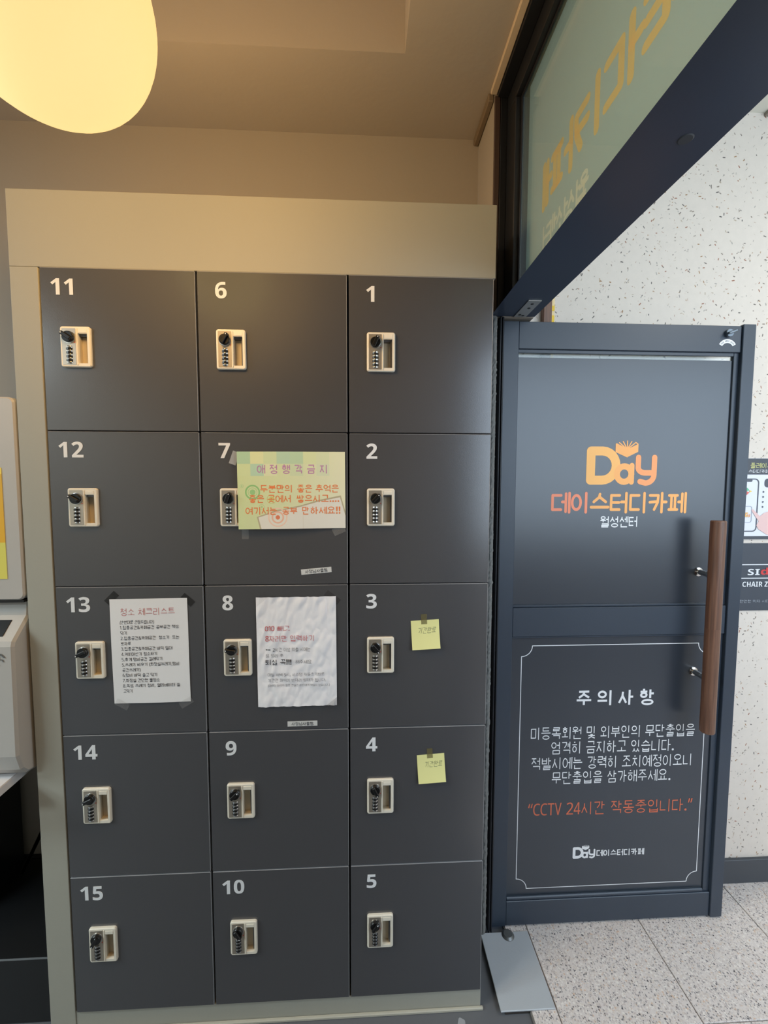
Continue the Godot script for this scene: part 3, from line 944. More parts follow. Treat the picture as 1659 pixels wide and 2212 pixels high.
# ------------------------------------------------------------------ the open door
func door_leaf() -> void:
	var t := thing("door_1", "open dark glazed door with printed panels, standing against the corridor wall", "door", Vector3(1.642, 0.006, -0.24), "", "structure")
	var o := t.position
	var bar := func(called: String, lo: Vector3, hi: Vector3, c := 0.0015) -> MeshInstance3D:
		return part(t, called, box(lo - o, hi - o, c), M.metal_dark)
	bar.call("stile", Vector3(1.2355, 0.006, -0.258), Vector3(1.2845, 2.022, -0.215))
	bar.call("stile", Vector3(2.0085, 0.006, -0.258), Vector3(2.051, 2.026, -0.211))
	bar.call("top_rail", Vector3(1.285, 1.939, -0.256), Vector3(2.008, 2.022, -0.217))
	bar.call("middle_rail", Vector3(1.285, 1.018, -0.256), Vector3(2.008, 1.114, -0.217))
	bar.call("bottom_rail", Vector3(1.285, 0.006, -0.256), Vector3(2.008, 0.094, -0.217))
	bar.call("glazing_bead", Vector3(1.9915, 1.1142, -0.23), Vector3(2.0083, 1.9388, -0.223), 0.001)
	bar.call("glazing_bead", Vector3(1.285, 1.928, -0.23), Vector3(1.991, 1.9388, -0.223), 0.001)
	bar.call("glazing_bead", Vector3(1.285, 1.1142, -0.23), Vector3(1.991, 1.1225, -0.222), 0.002)
	bar.call("glazing_bead", Vector3(1.285, 1.0105, -0.23), Vector3(1.991, 1.0178, -0.222), 0.002)
	bar.call("glazing_bead", Vector3(1.285, 0.0942, -0.23), Vector3(1.985, 0.106, -0.219), 0.003)
	bar.call("glazing_bead", Vector3(1.9865, 0.0942, -0.23), Vector3(2.0083, 1.0178, -0.223), 0.001)
	var clear := glass(Color(0.85, 0.93, 0.92, 0.12))
	part(t, "glass_pane", box(Vector3(1.2852, 1.1142, -0.238) - o, Vector3(2.0082, 1.9388, -0.2325) - o), clear)
	part(t, "glass_pane", box(Vector3(1.2852, 0.0942, -0.238) - o, Vector3(2.0082, 1.0178, -0.2325) - o), clear)
	var up := part(t, "printed_panel", box(Vector3(1.2858, 1.1226, -0.2322) - o, Vector3(1.9912, 1.9155, -0.228) - o, 0.0003), M.film)
	up.set_meta("label", "charcoal printed panel with orange logo and white place name")
	var low := part(t, "printed_panel", box(Vector3(1.2858, 0.1062, -0.2322) - o, Vector3(1.9862, 1.0104, -0.228) - o, 0.0003), M.film)
	low.set_meta("label", "charcoal printed panel with white notice in an ornate border")
	var Z := -0.2276
	var coral := mat(rgb(240, 140, 104), 0.5)
	var orange := mat(rgb(243, 172, 96), 0.5)
	var gold := mat(rgb(244, 182, 100), 0.5)
	var rust := mat(rgb(208, 108, 78), 0.5)
	day_logo(up, Vector3(1.638, 1.586, Z) - o, 0.236, [gold, orange, mat(rgb(242, 158, 98), 0.5), orange])
	var pitch := 0.455 / 7.0
	part(up, "lettering", lettering("데이", pitch * 2, 0.066, 14.0, true, 4.0), coral, Vector3(1.4055 + pitch, 1.457, Z) - o)
	part(up, "lettering", lettering("스터디카페", pitch * 5, 0.066, 14.0, true, 4.0), orange, Vector3(1.4055 + pitch * 4.5, 1.457, Z) - o)
	part(up, "lettering", lettering("월성센터", 0.128, 0.037, 10.5, false, 4.0), M.print_white, Vector3(1.635, 1.395, Z) - o)
	var say := func(s: String, x: float, y: float, w: float, h: float, weight: float, m: Material, gap := 5.0) -> void:
		part(low, "lettering", lettering(s, w, h, weight, false, gap), m, Vector3(x, y, Z) - o)
	say.call("주의사항", 1.647, 0.8, 0.29, 0.055, 13.0, M.print_white, 34.0)
	say.call("미등록회원 및 외부인의 무단출입을", 1.645, 0.681, 0.574, 0.0445, 8.0, M.print_white)
	say.call("엄격히 금지하고 있습니다.", 1.645, 0.629, 0.432, 0.0445, 8.0, M.print_white)
	say.call("적발시에는 강력히 조치예정이오니", 1.645, 0.575, 0.566, 0.0445, 8.0, M.print_white)
	say.call("무단출입을 삼가해주세요.", 1.644, 0.523, 0.42, 0.0445, 8.0, M.print_white)
	say.call("“CCTV 24시간 작동중입니다.”", 1.646, 0.412, 0.58, 0.048, 7.5, rust)
	say.call("데이스터디카페", 1.686, 0.247, 0.17, 0.025, 14.0, M.print_white)
	day_logo(low, Vector3(1.5575, 0.254, Z) - o, 0.08, [M.print_white, M.print_white, M.print_white, M.print_white])
	# border with scooped corners
	var st := begin()
	lift = 0.0
	var r := 0.036
	var path := PackedVector2Array()
	var cs := [Vector2(1.3215, 0.9835), Vector2(1.964, 0.9835), Vector2(1.964, 0.129), Vector2(1.3215, 0.129)]
	var starts := [-90.0, 180.0, 90.0, 0.0]
	for k in 4:
		for q in 9:
			var a2 := deg_to_rad(starts[k] + 90.0 * q / 8.0)
			path.append((cs[k] + Vector2(cos(a2), sin(a2)) * r - Vector2(1.642, 0.556)) * 1000.0)
	path.append(path[0])
	for i in path.size() - 1:
		var seg := PackedVector2Array([path[i], path[i + 1]])
		for p in Geometry2D.offset_polyline(seg, 1.3, Geometry2D.JOIN_ROUND, Geometry2D.END_ROUND):
			flat_poly(st, p, Transform3D(Basis(Vector3(0.001, 0, 0), Vector3(0, 0.001, 0), Vector3(0, 0, 0.0002)), Vector3.ZERO))
	part(low, "border_line", st.commit(), M.print_white, Vector3(1.642, 0.556, Z) - o)
	# pull handle
	var h := part(t, "pull_handle", lathe(PackedVector2Array([Vector2(0, -0.344), Vector2(0.0195, -0.344), Vector2(0.0215, -0.341), Vector2(0.0215, 0.341), Vector2(0.0195, 0.344), Vector2(0, 0.344)]), 28), M.wood, Vector3(1.9125, 1.06, -0.155) - o)
	h.set_meta("label", "long round brown wooden pull handle")
	var side := Transform3D(Basis(Vector3.RIGHT, PI / 2), Vector3.ZERO)
	for y in [0.167, -0.173]:
		part(h, "standoff", lathe(PackedVector2Array([Vector2(0.0145, -0.0745), Vector2(0.0145, -0.069), Vector2(0.009, -0.067), Vector2(0.009, -0.034), Vector2(0.011, -0.03), Vector2(0.011, -0.016)]), 20, side), M.chrome, Vector3(0, y, 0))
	# thumb turn and its arched sticker
	var st2 := begin()
	add_lathe(st2, PackedVector2Array([Vector2(0.0125, 0), Vector2(0.0125, 0.008), Vector2(0.0115, 0.01), Vector2(0, 0.01)]), 20, side)
	bounds(st2, -0.004, -0.012, 0.009, 0.004, 0.018, 0.02, 0.002)
	var tt := part(t, "thumb_turn", st2.commit(), mat(rgb(120, 130, 140), 0.25, 0.8), Vector3(1.962, 1.997, -0.217) - o, Vector3(0, 0, -70))
	tt.set_meta("label", "small metal thumb turn")
	var arch := PackedVector2Array()
	for s in 11:
		var a := deg_to_rad(150.0 - 120.0 * s / 10.0)
		arch.append(Vector2(cos(a), sin(a)) * 0.032 + Vector2(0, -0.018))
	for s in 11:
		var a := deg_to_rad(30.0 + 120.0 * s / 10.0)
		arch.append(Vector2(cos(a), sin(a)) * 0.02 + Vector2(0, -0.018))
	var sk := part(t, "sticker", plate(arch, 0, 0.0005), M.white, Vector3(1.962, 1.966, -0.217) - o)
	sk.set_meta("label", "white arched sticker with tiny grey print")
	var st3 := begin()
	lift = 0.0
	for s in 13:
		var a := deg_to_rad(140.0 - 100.0 * s / 12.0)
		var c := Vector2(cos(a), sin(a)) * 26.0 + Vector2(0, -18.0)
		var d := Vector2(cos(a), sin(a)) * 2.4
		if s in [3, 8]: continue
		for p in Geometry2D.offset_polyline(PackedVector2Array([c - d, c + d]), 0.9, Geometry2D.JOIN_MITER, Geometry2D.END_BUTT):
			flat_poly(st3, p, Transform3D(Basis(Vector3(0.001, 0, 0), Vector3(0, 0.001, 0), Vector3(0, 0, 0.0002)), Vector3.ZERO))
	part(sk, "small_print", st3.commit(), mat(rgb(110, 112, 118), 0.6), Vector3(0, 0, 0.0007))

func day_logo(parent: Node, at: Vector3, width: float, mats: Array) -> void:
	# rounded letters D, a, y with an open book above; drawn in units of 236 across
	var k := width / 236.0
	var xf := Transform3D(Basis(Vector3(k, 0, 0), Vector3(0, k, 0), Vector3(0, 0, 0.0006 * minf(1.0, width * 5.0))), Vector3.ZERO)
	var st := begin()
	lift = 0.0
	var d := PackedVector2Array([Vector2(-104, 38), Vector2(-74, 38)])
	for s in 13:
		var a := PI / 2 - PI * s / 12.0
		d.append(Vector2(-66 + cos(a) * 46, -9 + sin(a) * 47))
	d.append(Vector2(-104, -56))
	stroke(st, d, 29.0, xf, true)
	stroke(st, PackedVector2Array([Vector2(-104, 38), Vector2(-104, -56)]), 29.0, xf, true)
	part(parent, "logo_letter", st.commit(), mats[0], at)
	st = begin()
	lift = 0.05
	ring(st, Vector2(8, -36), Vector2(24, 25), 20.0, xf, 28)
	stroke(st, PackedVector2Array([Vector2(33, -8), Vector2(33, -62)]), 17.0, xf, true)
	part(parent, "logo_letter", st.commit(), mats[1], at)
	st = begin()
	lift = 0.1
	var y1 := PackedVector2Array([Vector2(54, 18), Vector2(54, -14)])
	for s in 9:
		var a := PI + PI / 2 * s / 8.0
		y1.append(Vector2(78 + cos(a) * 24, -14 + sin(a) * 18))
	y1.append(Vector2(106, -32))
	stroke(st, y1, 18.0, xf, true)
	var y2 := PackedVector2Array([Vector2(108, 18), Vector2(108, -36)])
	for s in 9:
		var a := -PI / 2 * s / 8.0
		y2.append(Vector2(80 + cos(a) * 28, -38 + sin(a) * 27))
	y2.append(Vector2(62, -60))
	stroke(st, y2, 18.0, xf, true)
	part(parent, "logo_letter", st.commit(), mats[2], at)
	st = begin()
	lift = 0.2
	for line in [[-22, 62, -22, 36, 15, 20, 15, 44, -22, 62], [-13, 66, 15, 44, 0, 70], [15, 44, 15, 72], [15, 44, 30, 70], [15, 44, 43, 66, 51, 60]]:
		var p := PackedVector2Array()
		for i in range(0, line.size(), 2): p.append(Vector2(line[i], line[i + 1]))
		stroke(st, p, 3.6, xf, false)
	flat_poly(st, PackedVector2Array([Vector2(15, 18), Vector2(52, 36), Vector2(52, 62), Vector2(15, 44)]), xf)
	part(parent, "logo_book", st.commit(), mats[3], at)


# ------------------------------------------------------------------ pendant lamp
func pendant() -> void:
	var at := Vector3(0.326, 2.234, 0.434)
	var t := thing("pendant_lamp", "large glowing warm-white globe pendant lamp above the lockers", "lamp", at)
	var g := mat(rgb(255, 236, 190), 0.5)
	g.emission_enabled = true
	g.emission = Color(1.0, 0.87, 0.56)
	g.emission_energy_multiplier = 0.85
	var ball := SphereMesh.new()
	ball.radius = 0.15
	ball.height = 0.3
	ball.radial_segments = 64
	ball.rings = 32
	var globe := part(t, "globe", ball, g)
	var rng := RandomNumberGenerator.new()
	rng.seed = 21
	var fly := SphereMesh.new()
	fly.radius = 0.0012
	fly.height = 0.0024
	fly.radial_segments = 8
	fly.rings = 4
	# trapped insects show as dark specks low on the globe
	for k in 9:
		var a := deg_to_rad(rng.randf_range(-18.0, 14.0))
		var e := deg_to_rad(rng.randf_range(-42.0, -20.0))
		var dir := Vector3(sin(a - 0.5) * cos(e) * -1.0, sin(e), cos(a + 0.1) * cos(e)).normalized()
		part(globe, "insect_speck", fly, mat(rgb(150, 116, 50), 0.9), dir * 0.1498)
	part(t, "socket_cap", lathe(PackedVector2Array([Vector2(0.03, 0.147), Vector2(0.03, 0.19), Vector2(0.022, 0.2), Vector2(0.0, 0.2)]), 24), M.black)
	part(t, "cord", lathe(PackedVector2Array([Vector2(0.0035, 0.199), Vector2(0.0035, 0.7)]), 10), M.black)
	part(t, "ceiling_rose", lathe(PackedVector2Array([Vector2(0.0, 0.69), Vector2(0.055, 0.7), Vector2(0.06, 0.7255)]), 24), M.black)
	var l := OmniLight3D.new()
	l.name = "globe_light"
	l.light_color = Color(1.0, 0.79, 0.5)
	l.light_energy = 0.57
	l.light_size = 0.149
	l.omni_range = 8.0
	l.omni_attenuation = 2.0
	l.shadow_enabled = true
	t.add_child(l)


# ------------------------------------------------------------------ notices, sticky notes and name tags
func tape_strip(parent: Node, at: Vector3, size: Vector2, turn: float, c := Color(0.75, 0.75, 0.74, 0.16)) -> void:
	var m := mat(c, 0.3)
	m.transparency = BaseMaterial3D.TRANSPARENCY_ALPHA
	part(parent, "tape", box_c(Vector3(size.x, size.y, 0.0002)), m, at, Vector3(0, 0, turn))

func papers() -> void:
	var ink := mat(rgb(52, 52, 60), 0.7)
	var red := mat(rgb(186, 72, 70), 0.7)
	# cleaning checklist on locker 13
	var a := thing("checklist", "white A4 checklist with red heading taped on the locker marked thirteen", "notice", Vector3(0.238, 1.077, 0.0008))
	a.rotation_degrees.z = 0.4
	var ripple := func(u: float, v: float) -> float: return 0.0012 * sin(u * 5.0 + v * 2.0) * sin(v * 4.0) + 0.0012
	part(a, "sheet", sheet(0.198, 0.281, 0.0002, ripple), mat(rgb(228, 228, 230), 0.75))
	part(a, "heading", drape(lettering("청소 체크리스트", 0.141, 0.0205, 5.5, false, 6.0), Vector2(-0.003, 0.106), Vector2(0.198, 0.281), ripple), red)
	var lines := [["(순번대로 권장드립니다)", 0.0, 0.087], ["1.집중공간&카페공간 공부공간 책상", 0.0, 0.15], ["닦기", 0.0, 0.018], ["2.집중공간&카페공간  청소기  또는", 0.0, 0.15], ["빗자루", 0.0, 0.026], ["3.집중공간&카페공간 바닥 밀대", 0.0, 0.131], ["4.커피머신기 청소하기", 0.0, 0.092], ["5.휴게 탕비공간 걸레닦기", 0.0, 0.105], ["5.쓰레기 비우기 (화장실쓰레기,탕비", 0.0, 0.148], ["공간쓰레기)", 0.0, 0.047], ["6.탕비 바닥 쓸고 닦기", 0.0, 0.09], ["7.화장실 간단한 물청소", 0.0, 0.096], ["8.옥상 쓰레기 정리, 엘리베이터 쓸", 0.0, 0.148], ["고닦기", 0.0, 0.025]]
	for i in lines.size():
		var w: float = lines[i][2]
		part(a, "text_line", drape(lettering(lines[i][0], w, 0.0098, 10.0, false, 4.0, 0.18 if i == 0 else 0.0), Vector2(-0.0745 + w * 0.5, 0.079 - i * 0.0143), Vector2(0.198, 0.281), ripple), ink)
	for q in [[-0.094, 0.143, 45.0], [0.1, 0.135, -42.0], [0.088, -0.142, 30.0], [-0.078, -0.142, -30.0]]:
		tape_strip(a, Vector3(q[0], q[1], 0.0002 if q[1] > 0 else 0.0034), Vector2(0.036, 0.018), q[2], Color(0.18, 0.18, 0.18, 0.4) if q[1] > 0 else Color(0.7, 0.7, 0.7, 0.08))
	# wrinkled sign-out notice on locker 8
	var b := thing("sign_out_notice", "wrinkled white A4 notice with pink and black print taped on the locker marked eight", "notice", Vector3(0.6205, 1.068, 0.0008))
	b.rotation_degrees.z = 0.25
	var fx := FastNoiseLite.new()
	fx.seed = 31
	fx.frequency = 1.0
	fx.fractal_octaves = 3
	var crumple := func(u: float, v: float) -> float: return 0.0014 + 0.006 * absf(fx.get_noise_2d(u * 4.6 + v * 1.6, v * 2.6)) * (1.0 if u > 0.02 and u < 0.98 else 0.5)
	part(b, "sheet", sheet(0.211, 0.3, 0.0002, crumple, 66, 92), mat(rgb(236, 235, 239), 0.7))
	var pink := mat(rgb(196, 84, 92), 0.7)
	part(b, "text_line", drape(lettering("010 빼고", 0.067, 0.0148, 7.0, false, 4.0), Vector2(-0.05, 0.0655), Vector2(0.211, 0.3), crumple, 0.0014), pink)
	part(b, "text_line", drape(lettering("8자리만 입력하기", 0.131, 0.0168, 7.0, false, 4.0), Vector2(-0.0175, 0.038), Vector2(0.211, 0.3), crumple, 0.0014), pink)
	part(b, "text_line", drape(lettering("2시간 이상 외출 시에는", 0.1, 0.0112, 6.5, false, 4.0), Vector2(-0.013, 0.0075), Vector2(0.211, 0.3), crumple, 0.0014), ink)
	var st := begin()
	for k in 3: bounds(st, -0.082 + k * 0.0045, 0.006, 0, -0.079 + k * 0.0045, 0.009, 0.0004)
	part(b, "bullet_marks", drape(st.commit(), Vector2.ZERO, Vector2(0.211, 0.3), crumple, 0.0002), ink)
	part(b, "text_line", drape(lettering("짐 정리 후", 0.047, 0.0098, 6.5, false, 4.0), Vector2(-0.059, -0.0085), Vector2(0.211, 0.3), crumple, 0.0014), ink)
	part(b, "text_line", drape(lettering("퇴실 꼭!!!", 0.07, 0.0155, 9.5, false, 4.0), Vector2(-0.0485, -0.0265), Vector2(0.211, 0.3), crumple, 0.0014), mat(rgb(40, 40, 48), 0.7))
	part(b, "text_line", drape(lettering("해주세요", 0.044, 0.0108, 6.5, false, 4.0), Vector2(0.0175, -0.0265), Vector2(0.211, 0.3), crumple, 0.0014), ink)
	var grey := mat(rgb(104, 104, 112), 0.7)
	part(b, "text_line", drape(lettering("매일 새벽 5시, 시스템 자동초기화로", 0.152, 0.0092, 7.0, false, 4.0), Vector2(-0.0025, -0.061), Vector2(0.211, 0.3), crumple, 0.0014), grey)
	part(b, "text_line", drape(lettering("기간권 좌석이 빈자리 상태가 됩니다.", 0.156, 0.0094, 7.0, false, 4.0), Vector2(0.0, -0.0765), Vector2(0.211, 0.3), crumple, 0.0014), grey)
	part(b, "text_line", drape(lettering("(미배정 좌석의 물품 분실은 본인에게 책임이 없습니다.)", 0.165, 0.0066, 7.0, false, 3.0), Vector2(0.0045, -0.0905), Vector2(0.211, 0.3), crumple, 0.0014), grey)
	for q in [[0.096, 0.146, -38.0, 0.45], [-0.093, 0.146, 40.0, 0.06], [0.094, -0.146, 38.0, 0.3]]:
		tape_strip(b, Vector3(q[0], q[1], 0.0002 if q[3] > 0.4 else 0.0076), Vector2(0.044, 0.018), q[2], Color(0.3, 0.29, 0.3, q[3] * 0.5))
	# green notice on locker 7
	var c := thing("green_notice", "landscape pale green notice with orange print taped over the locker marked seven", "notice", Vector3(0.6135, 1.5005, 0.0098))
	c.rotation_degrees.z = 0.3
	var bow := func(u: float, v: float) -> float: return 0.0012 - 0.009 * smoothstep(0.35, 1.0, u)
	var pm := mat(Color.WHITE, 0.42)
	pm.albedo_texture = green_print()
	part(c, "sheet", sheet(0.276, 0.2, 0.0003, bow, 20, 12), pm)
	var mauve := mat(rgb(186, 132, 176), 0.6)
	var org := mat(rgb(230, 130, 74), 0.6)
	# lettering is printed on the sheet: it follows the sheet's bow word by word
	var words := [["애", 0.0605, 0.045, 0.0225, mauve], ["정", 0.0925, 0.045, 0.0225, mauve], ["행", 0.124, 0.045, 0.0225, mauve], ["각", 0.1555, 0.045, 0.0225, mauve], ["금", 0.188, 0.045, 0.0225, mauve], ["지", 0.2205, 0.045, 0.0225, mauve],
		["두분만의", 0.0985, 0.0955, 0.084, org], ["좋은", 0.171, 0.0955, 0.0405, org], ["추억은", 0.229, 0.0955, 0.062, org],
		["좋은", 0.0475, 0.1215, 0.0405, org], ["곳에서", 0.1055, 0.1215, 0.062, org], ["쌓으시고....", 0.205, 0.1215, 0.112, org],
		["여기서는", 0.059, 0.1525, 0.082, org], ["공부", 0.132, 0.1525, 0.04, org], ["만", 0.1725, 0.1525, 0.019, org], ["하세요!!", 0.224, 0.1525, 0.08, org]]
	for q in words:
		part(c, "text_word", drape(lettering(q[0], q[3], 0.0205 if q[4] == org else 0.0235, 11.0, false, 4.0), Vector2(q[1] - 0.138, 0.1 - q[2]), Vector2(0.276, 0.2), bow), q[4])
	tape_strip(c, Vector3(-0.146, 0.084, -0.004), Vector2(0.018, 0.034), -20.0, Color(0.8, 0.82, 0.84, 0.35))
	tape_strip(c, Vector3(-0.124, -0.112, -0.0085), Vector2(0.018, 0.03), 0.0, Color(0.75, 0.74, 0.72, 0.1))
	tape_strip(c, Vector3(0.12, -0.106, -0.0088), Vector2(0.032, 0.02), 25.0, Color(0.75, 0.74, 0.72, 0.1))
	# sticky notes
	for n in [[Vector3(0.967, 1.1105, 0.0005), 3.0, 3, -0.002], [Vector3(0.9865, 0.731, 0.0005), 3.4, 4, 0.0]]:
		var s := thing("sticky_note", "square yellow sticky note with handwriting, %s of the two, on the locker marked %s" % (["upper", "three"] if n[2] == 3 else ["lower", "four"]), "note", n[0], "yellow sticky notes on the lockers")
		s.rotation_degrees.z = n[1]
		var curl := func(u: float, v: float) -> float: return 0.0004 + 0.008 * v * v + 0.001 * u * v
		part(s, "sheet", sheet(0.0765, 0.0785, 0.0002, curl, 8, 12), mat(rgb(226, 222, 152), 0.75))
		part(s, "handwriting", drape(lettering("기간완료", 0.05, 0.0165, 5.0, true, 2.0, 0.22), Vector2(0.007 + n[3], 0.0115), Vector2(0.0765, 0.0785), curl), mat(rgb(88, 94, 76), 0.7))
		tape_strip(s, Vector3(-0.002, 0.042, 0.0011), Vector2(0.016, 0.028), 0.0, Color(0.5, 0.46, 0.3, 0.35))
	# owner tags
	for n in [[Vector3(0.674, 1.287, 0.0004), 5.0, 7], [Vector3(0.633, 0.867, 0.0004), 0.2, 8]]:
		var s := thing("name_tag", "small white printed label strip, %s" % ("tilted, under the green notice" if n[2] == 7 else "level, under the wrinkled white notice"), "label", n[0], "printed label strips on the lockers")
		s.rotation_degrees.z = n[1]
		part(s, "strip", box_c(Vector3(0.0805, 0.0145, 0.0006), 0.0002), mat(rgb(206, 206, 204), 0.5))
		part(s, "lettering", lettering("사장님사물함", 0.06, 0.0098, 10.0, false, 3.0), ink, Vector3(0, 0, 0.0005))

func green_print() -> ImageTexture:
	var w := 690
	var h := 500
	var img := Image.create(w, h, false, Image.FORMAT_RGB8)
	var sq := [[0, 0, 1, rgb(172, 206, 176)], [1, 0, 1, rgb(222, 226, 178)], [2, 0, 1, rgb(206, 220, 178)], [3, 0, 2, rgb(178, 210, 186)], [4, 0, 1, rgb(188, 214, 178)], [5, 0, 1, rgb(216, 226, 178)], [6, 0, 1, rgb(214, 224, 186)], [0, 1, 1, rgb(208, 222, 172)], [1, 1, 1, rgb(178, 212, 190)], [2, 1, 1, rgb(222, 226, 190)], [4, 1, 1, rgb(206, 220, 184)], [6, 1, 1, rgb(212, 222, 190)]]
	for y in h:
		for x in w:
			var v := float(y) / h
			var u := float(x) / w
			img.set_pixel(x, y, rgb(206, 220, 166).lerp(rgb(232, 230, 204), clampf(u * 0.8 + 0.1 * v, 0, 1)))
	var cell := 84
	for q in sq:
		for y in range(q[1] * 78, q[1] * 78 + 78):
			for x in range(q[0] * cell, mini(w, q[0] * cell + cell * q[2])):
				img.set_pixel(x, y, img.get_pixel(x, y).lerp(q[3], 0.85))
	# open book, lower right
	var book := PackedVector2Array([Vector2(118, 420), Vector2(250, 376), Vector2(395, 348), Vector2(520, 312), Vector2(660, 284), Vector2(690, 392), Vector2(690, 500), Vector2(136, 500)])
	var inner := PackedVector2Array([Vector2(128, 424), Vector2(255, 384), Vector2(400, 356), Vector2(520, 322), Vector2(654, 296), Vector2(690, 420), Vector2(690, 500), Vector2(146, 500)])
	for y in range(280, h):
		for x in range(110, w):
			if Geometry2D.is_point_in_polygon(Vector2(x, y), book):
				img.set_pixel(x, y, rgb(228, 226, 216) if Geometry2D.is_point_in_polygon(Vector2(x, y), inner) else rgb(184, 176, 146))
				if x in [414, 415]: img.set_pixel(x, y, rgb(214, 208, 192))
	var rings := [[94, 260, 48, 38, rgb(146, 196, 130)], [94, 260, 30, 27, rgb(160, 204, 140)], [94, 260, 18, 0, rgb(156, 202, 140)], [26, 220, 12, 10, rgb(170, 206, 150)], [26, 220, 5, 0, rgb(170, 206, 150)], [214, 306, 30, 27, rgb(196, 204, 120)], [214, 306, 18, 0, rgb(206, 206, 130)], [150, 356, 18, 15, rgb(186, 206, 150)], [150, 356, 8, 0, rgb(186, 206, 150)], [252, 424, 62, 54, rgb(238, 206, 186)], [252, 424, 40, 30, rgb(234, 186, 162)], [252, 424, 14, 0, rgb(224, 130, 96)]]
	for q in rings:
		for y in range(maxi(0, q[1] - q[2]), mini(h, q[1] + q[2] + 1)):
			for x in range(maxi(0, q[0] - q[2]), mini(w, q[0] + q[2] + 1)):
				var d := Vector2(x - q[0], y - q[1]).length()
				if d <= q[2] and d >= q[3]: img.set_pixel(x, y, q[4])
	return ImageTexture.create_from_image(img)


# ------------------------------------------------------------------ kiosk left of the lockers
func kiosk() -> void:
	var t := thing("ticket_kiosk", "off-white self-service kiosk with lit screen left of the lockers", "kiosk", Vector3(-0.32, 0.752, -0.1))
	var o := t.position
	var shell := relief(mat(rgb(180, 177, 173), 0.45), 0.1, 0.006, 0.2, 14)
	part(t, "head", plate(round_rect(-0.24, 0.4635, 0.243, 0.982, 0.016), -0.16, 0.098, 0.004), shell)
	part(t, "seam_strip", box(Vector3(-0.56, 1.2095, -0.2) - o, Vector3(-0.0805, 1.2155, -0.004) - o), M.black)
	var prof := PackedVector2Array([Vector2(-0.26, 0.0), Vector2(0.08, 0.0), Vector2(0.112, 0.008), Vector2(0.13, 0.028), Vector2(0.142, 0.07), Vector2(0.138, 0.355), Vector2(0.134, 0.368), Vector2(0.082, 0.42), Vector2(0.078, 0.4575), Vector2(-0.26, 0.4575)])
	var st := begin()
	# the body's side profile runs along x; its ends are chamfered towards the right
	add_plate(st, prof, -0.24, 0.2385, 0.006)
	var m := st.commit()
	part(t, "body", m, shell, Vector3(0, 0, 0), Vector3.ZERO).transform = Transform3D(Basis(Vector3(0, 0, 1), Vector3(0, 1, 0), Vector3(1, 0, 0)), Vector3.ZERO)
	# receipt slot in the sloping deck
	var slope := Transform3D(Basis(Vector3.RIGHT, deg_to_rad(-45.0)), Vector3(0.05, 0.394, 0.1082))
	var slot := part(t, "receipt_slot", box_c(Vector3(0.31, 0.046, 0.003), 0.0006), M.black)
	slot.transform = slope
	var g := mat(rgb(236, 190, 40), 0.4)
	g.emission_enabled = true
	g.emission_texture = screen_print()
	g.emission_energy_multiplier = 0.75
	g.albedo_color = rgb(20, 20, 20)
	var sc := part(t, "screen", sheet(0.36, 0.285, 0.0008, func(_u: float, _v: float) -> float: return 0.0), g, Vector3(-0.296, 1.4145, -0.0014) - o)
	sc.set_meta("label", "lit yellow screen")
	var l := AreaLight3D.new()
	l.name = "screen_light"
	l.light_color = Color(1.0, 0.82, 0.3)
	l.light_energy = 0.03
	l.area_size = Vector2(0.34, 0.27)
	l.area_range = 4.0
	l.shadow_enabled = true
	l.rotation_degrees = Vector3(0, 180, 0)
	l.position = Vector3(-0.296, 1.4145, 0.002) - o
	t.add_child(l)
	# dark emblem on the lower front: a few feather-like dashes
	st = begin()
	lift = 0.0
	var xf := Transform3D(Basis(Vector3(0.001, 0, 0), Vector3(0, 0.001, 0), Vector3(0, 0, 0.0002)), Vector3.ZERO)
	for q in [[-14, -18, -2, 4, 4, 12, 3.6], [-10, -2, 2, 10, 2, 10, 2.2], [-2, 14, 8, 18, 14, 12, 2.6], [-4, 8, 10, 8, 12, 4, 1.8], [-8, -8, 4, -2, 4, -2, 2.0], [-18, -26, -10, -20, -10, -20, 2.6]]:
		stroke(st, PackedVector2Array([Vector2(q[0], q[1]), Vector2(q[2], q[3]), Vector2(q[4], q[5] + 0.01)]), q[6], xf, true)
	part(t, "emblem", st.commit(), mat(rgb(96, 98, 98), 0.6), Vector3(-0.122, 1.064, 0.0398) - o).scale = Vector3(1.4, 1.4, 1)
	# board and cabinet below
	solid("counter_board", box(Vector3(-0.9, 0.727, -0.36), Vector3(-0.118, 0.7515, 0.09), 0.002), mat(rgb(214, 212, 214), 0.5), Vector3.ZERO, "white board under the kiosk, on the black cabinet", "board")
	var cb := thing("low_cabinet", "glossy black low cabinet under the white board", "cabinet", Vector3(-0.6, -0.012, -0.2))
	part(cb, "body", box(Vector3(-0.3, 0.0, -0.16), Vector3(0.205, 0.739, 0.02), 0.002), mat(rgb(22, 24, 27), 0.3))
	part(cb, "cabinet_door", box(Vector3(-0.29, 0.06, 0.0205), Vector3(0.2, 0.73, 0.038), 0.002), mat(rgb(34, 44, 50), 0.25))
	solid("floor_box", box(Vector3(-0.52, -0.012, -0.368), Vector3(-0.085, 0.185, -0.03), 0.003), mat(rgb(17, 18, 20), 0.45), Vector3.ZERO, "low black box on the floor between cabinet and lockers", "box")
	var pts := PackedVector3Array()
	var crv := Curve3D.new()
	crv.add_point(Vector3(-0.26, 0.52, -0.378), Vector3.ZERO, Vector3(-0.02, -0.1, 0.02))
	crv.add_point(Vector3(-0.33, 0.3, -0.365), Vector3(0.02, 0.1, 0), Vector3(-0.03, -0.1, 0))
	crv.add_point(Vector3(-0.36, 0.192, -0.3), Vector3(0.02, 0.08, 0), Vector3.ZERO)
	for i in 40: pts.append(crv.sample_baked(crv.get_baked_length() * i / 39.0))
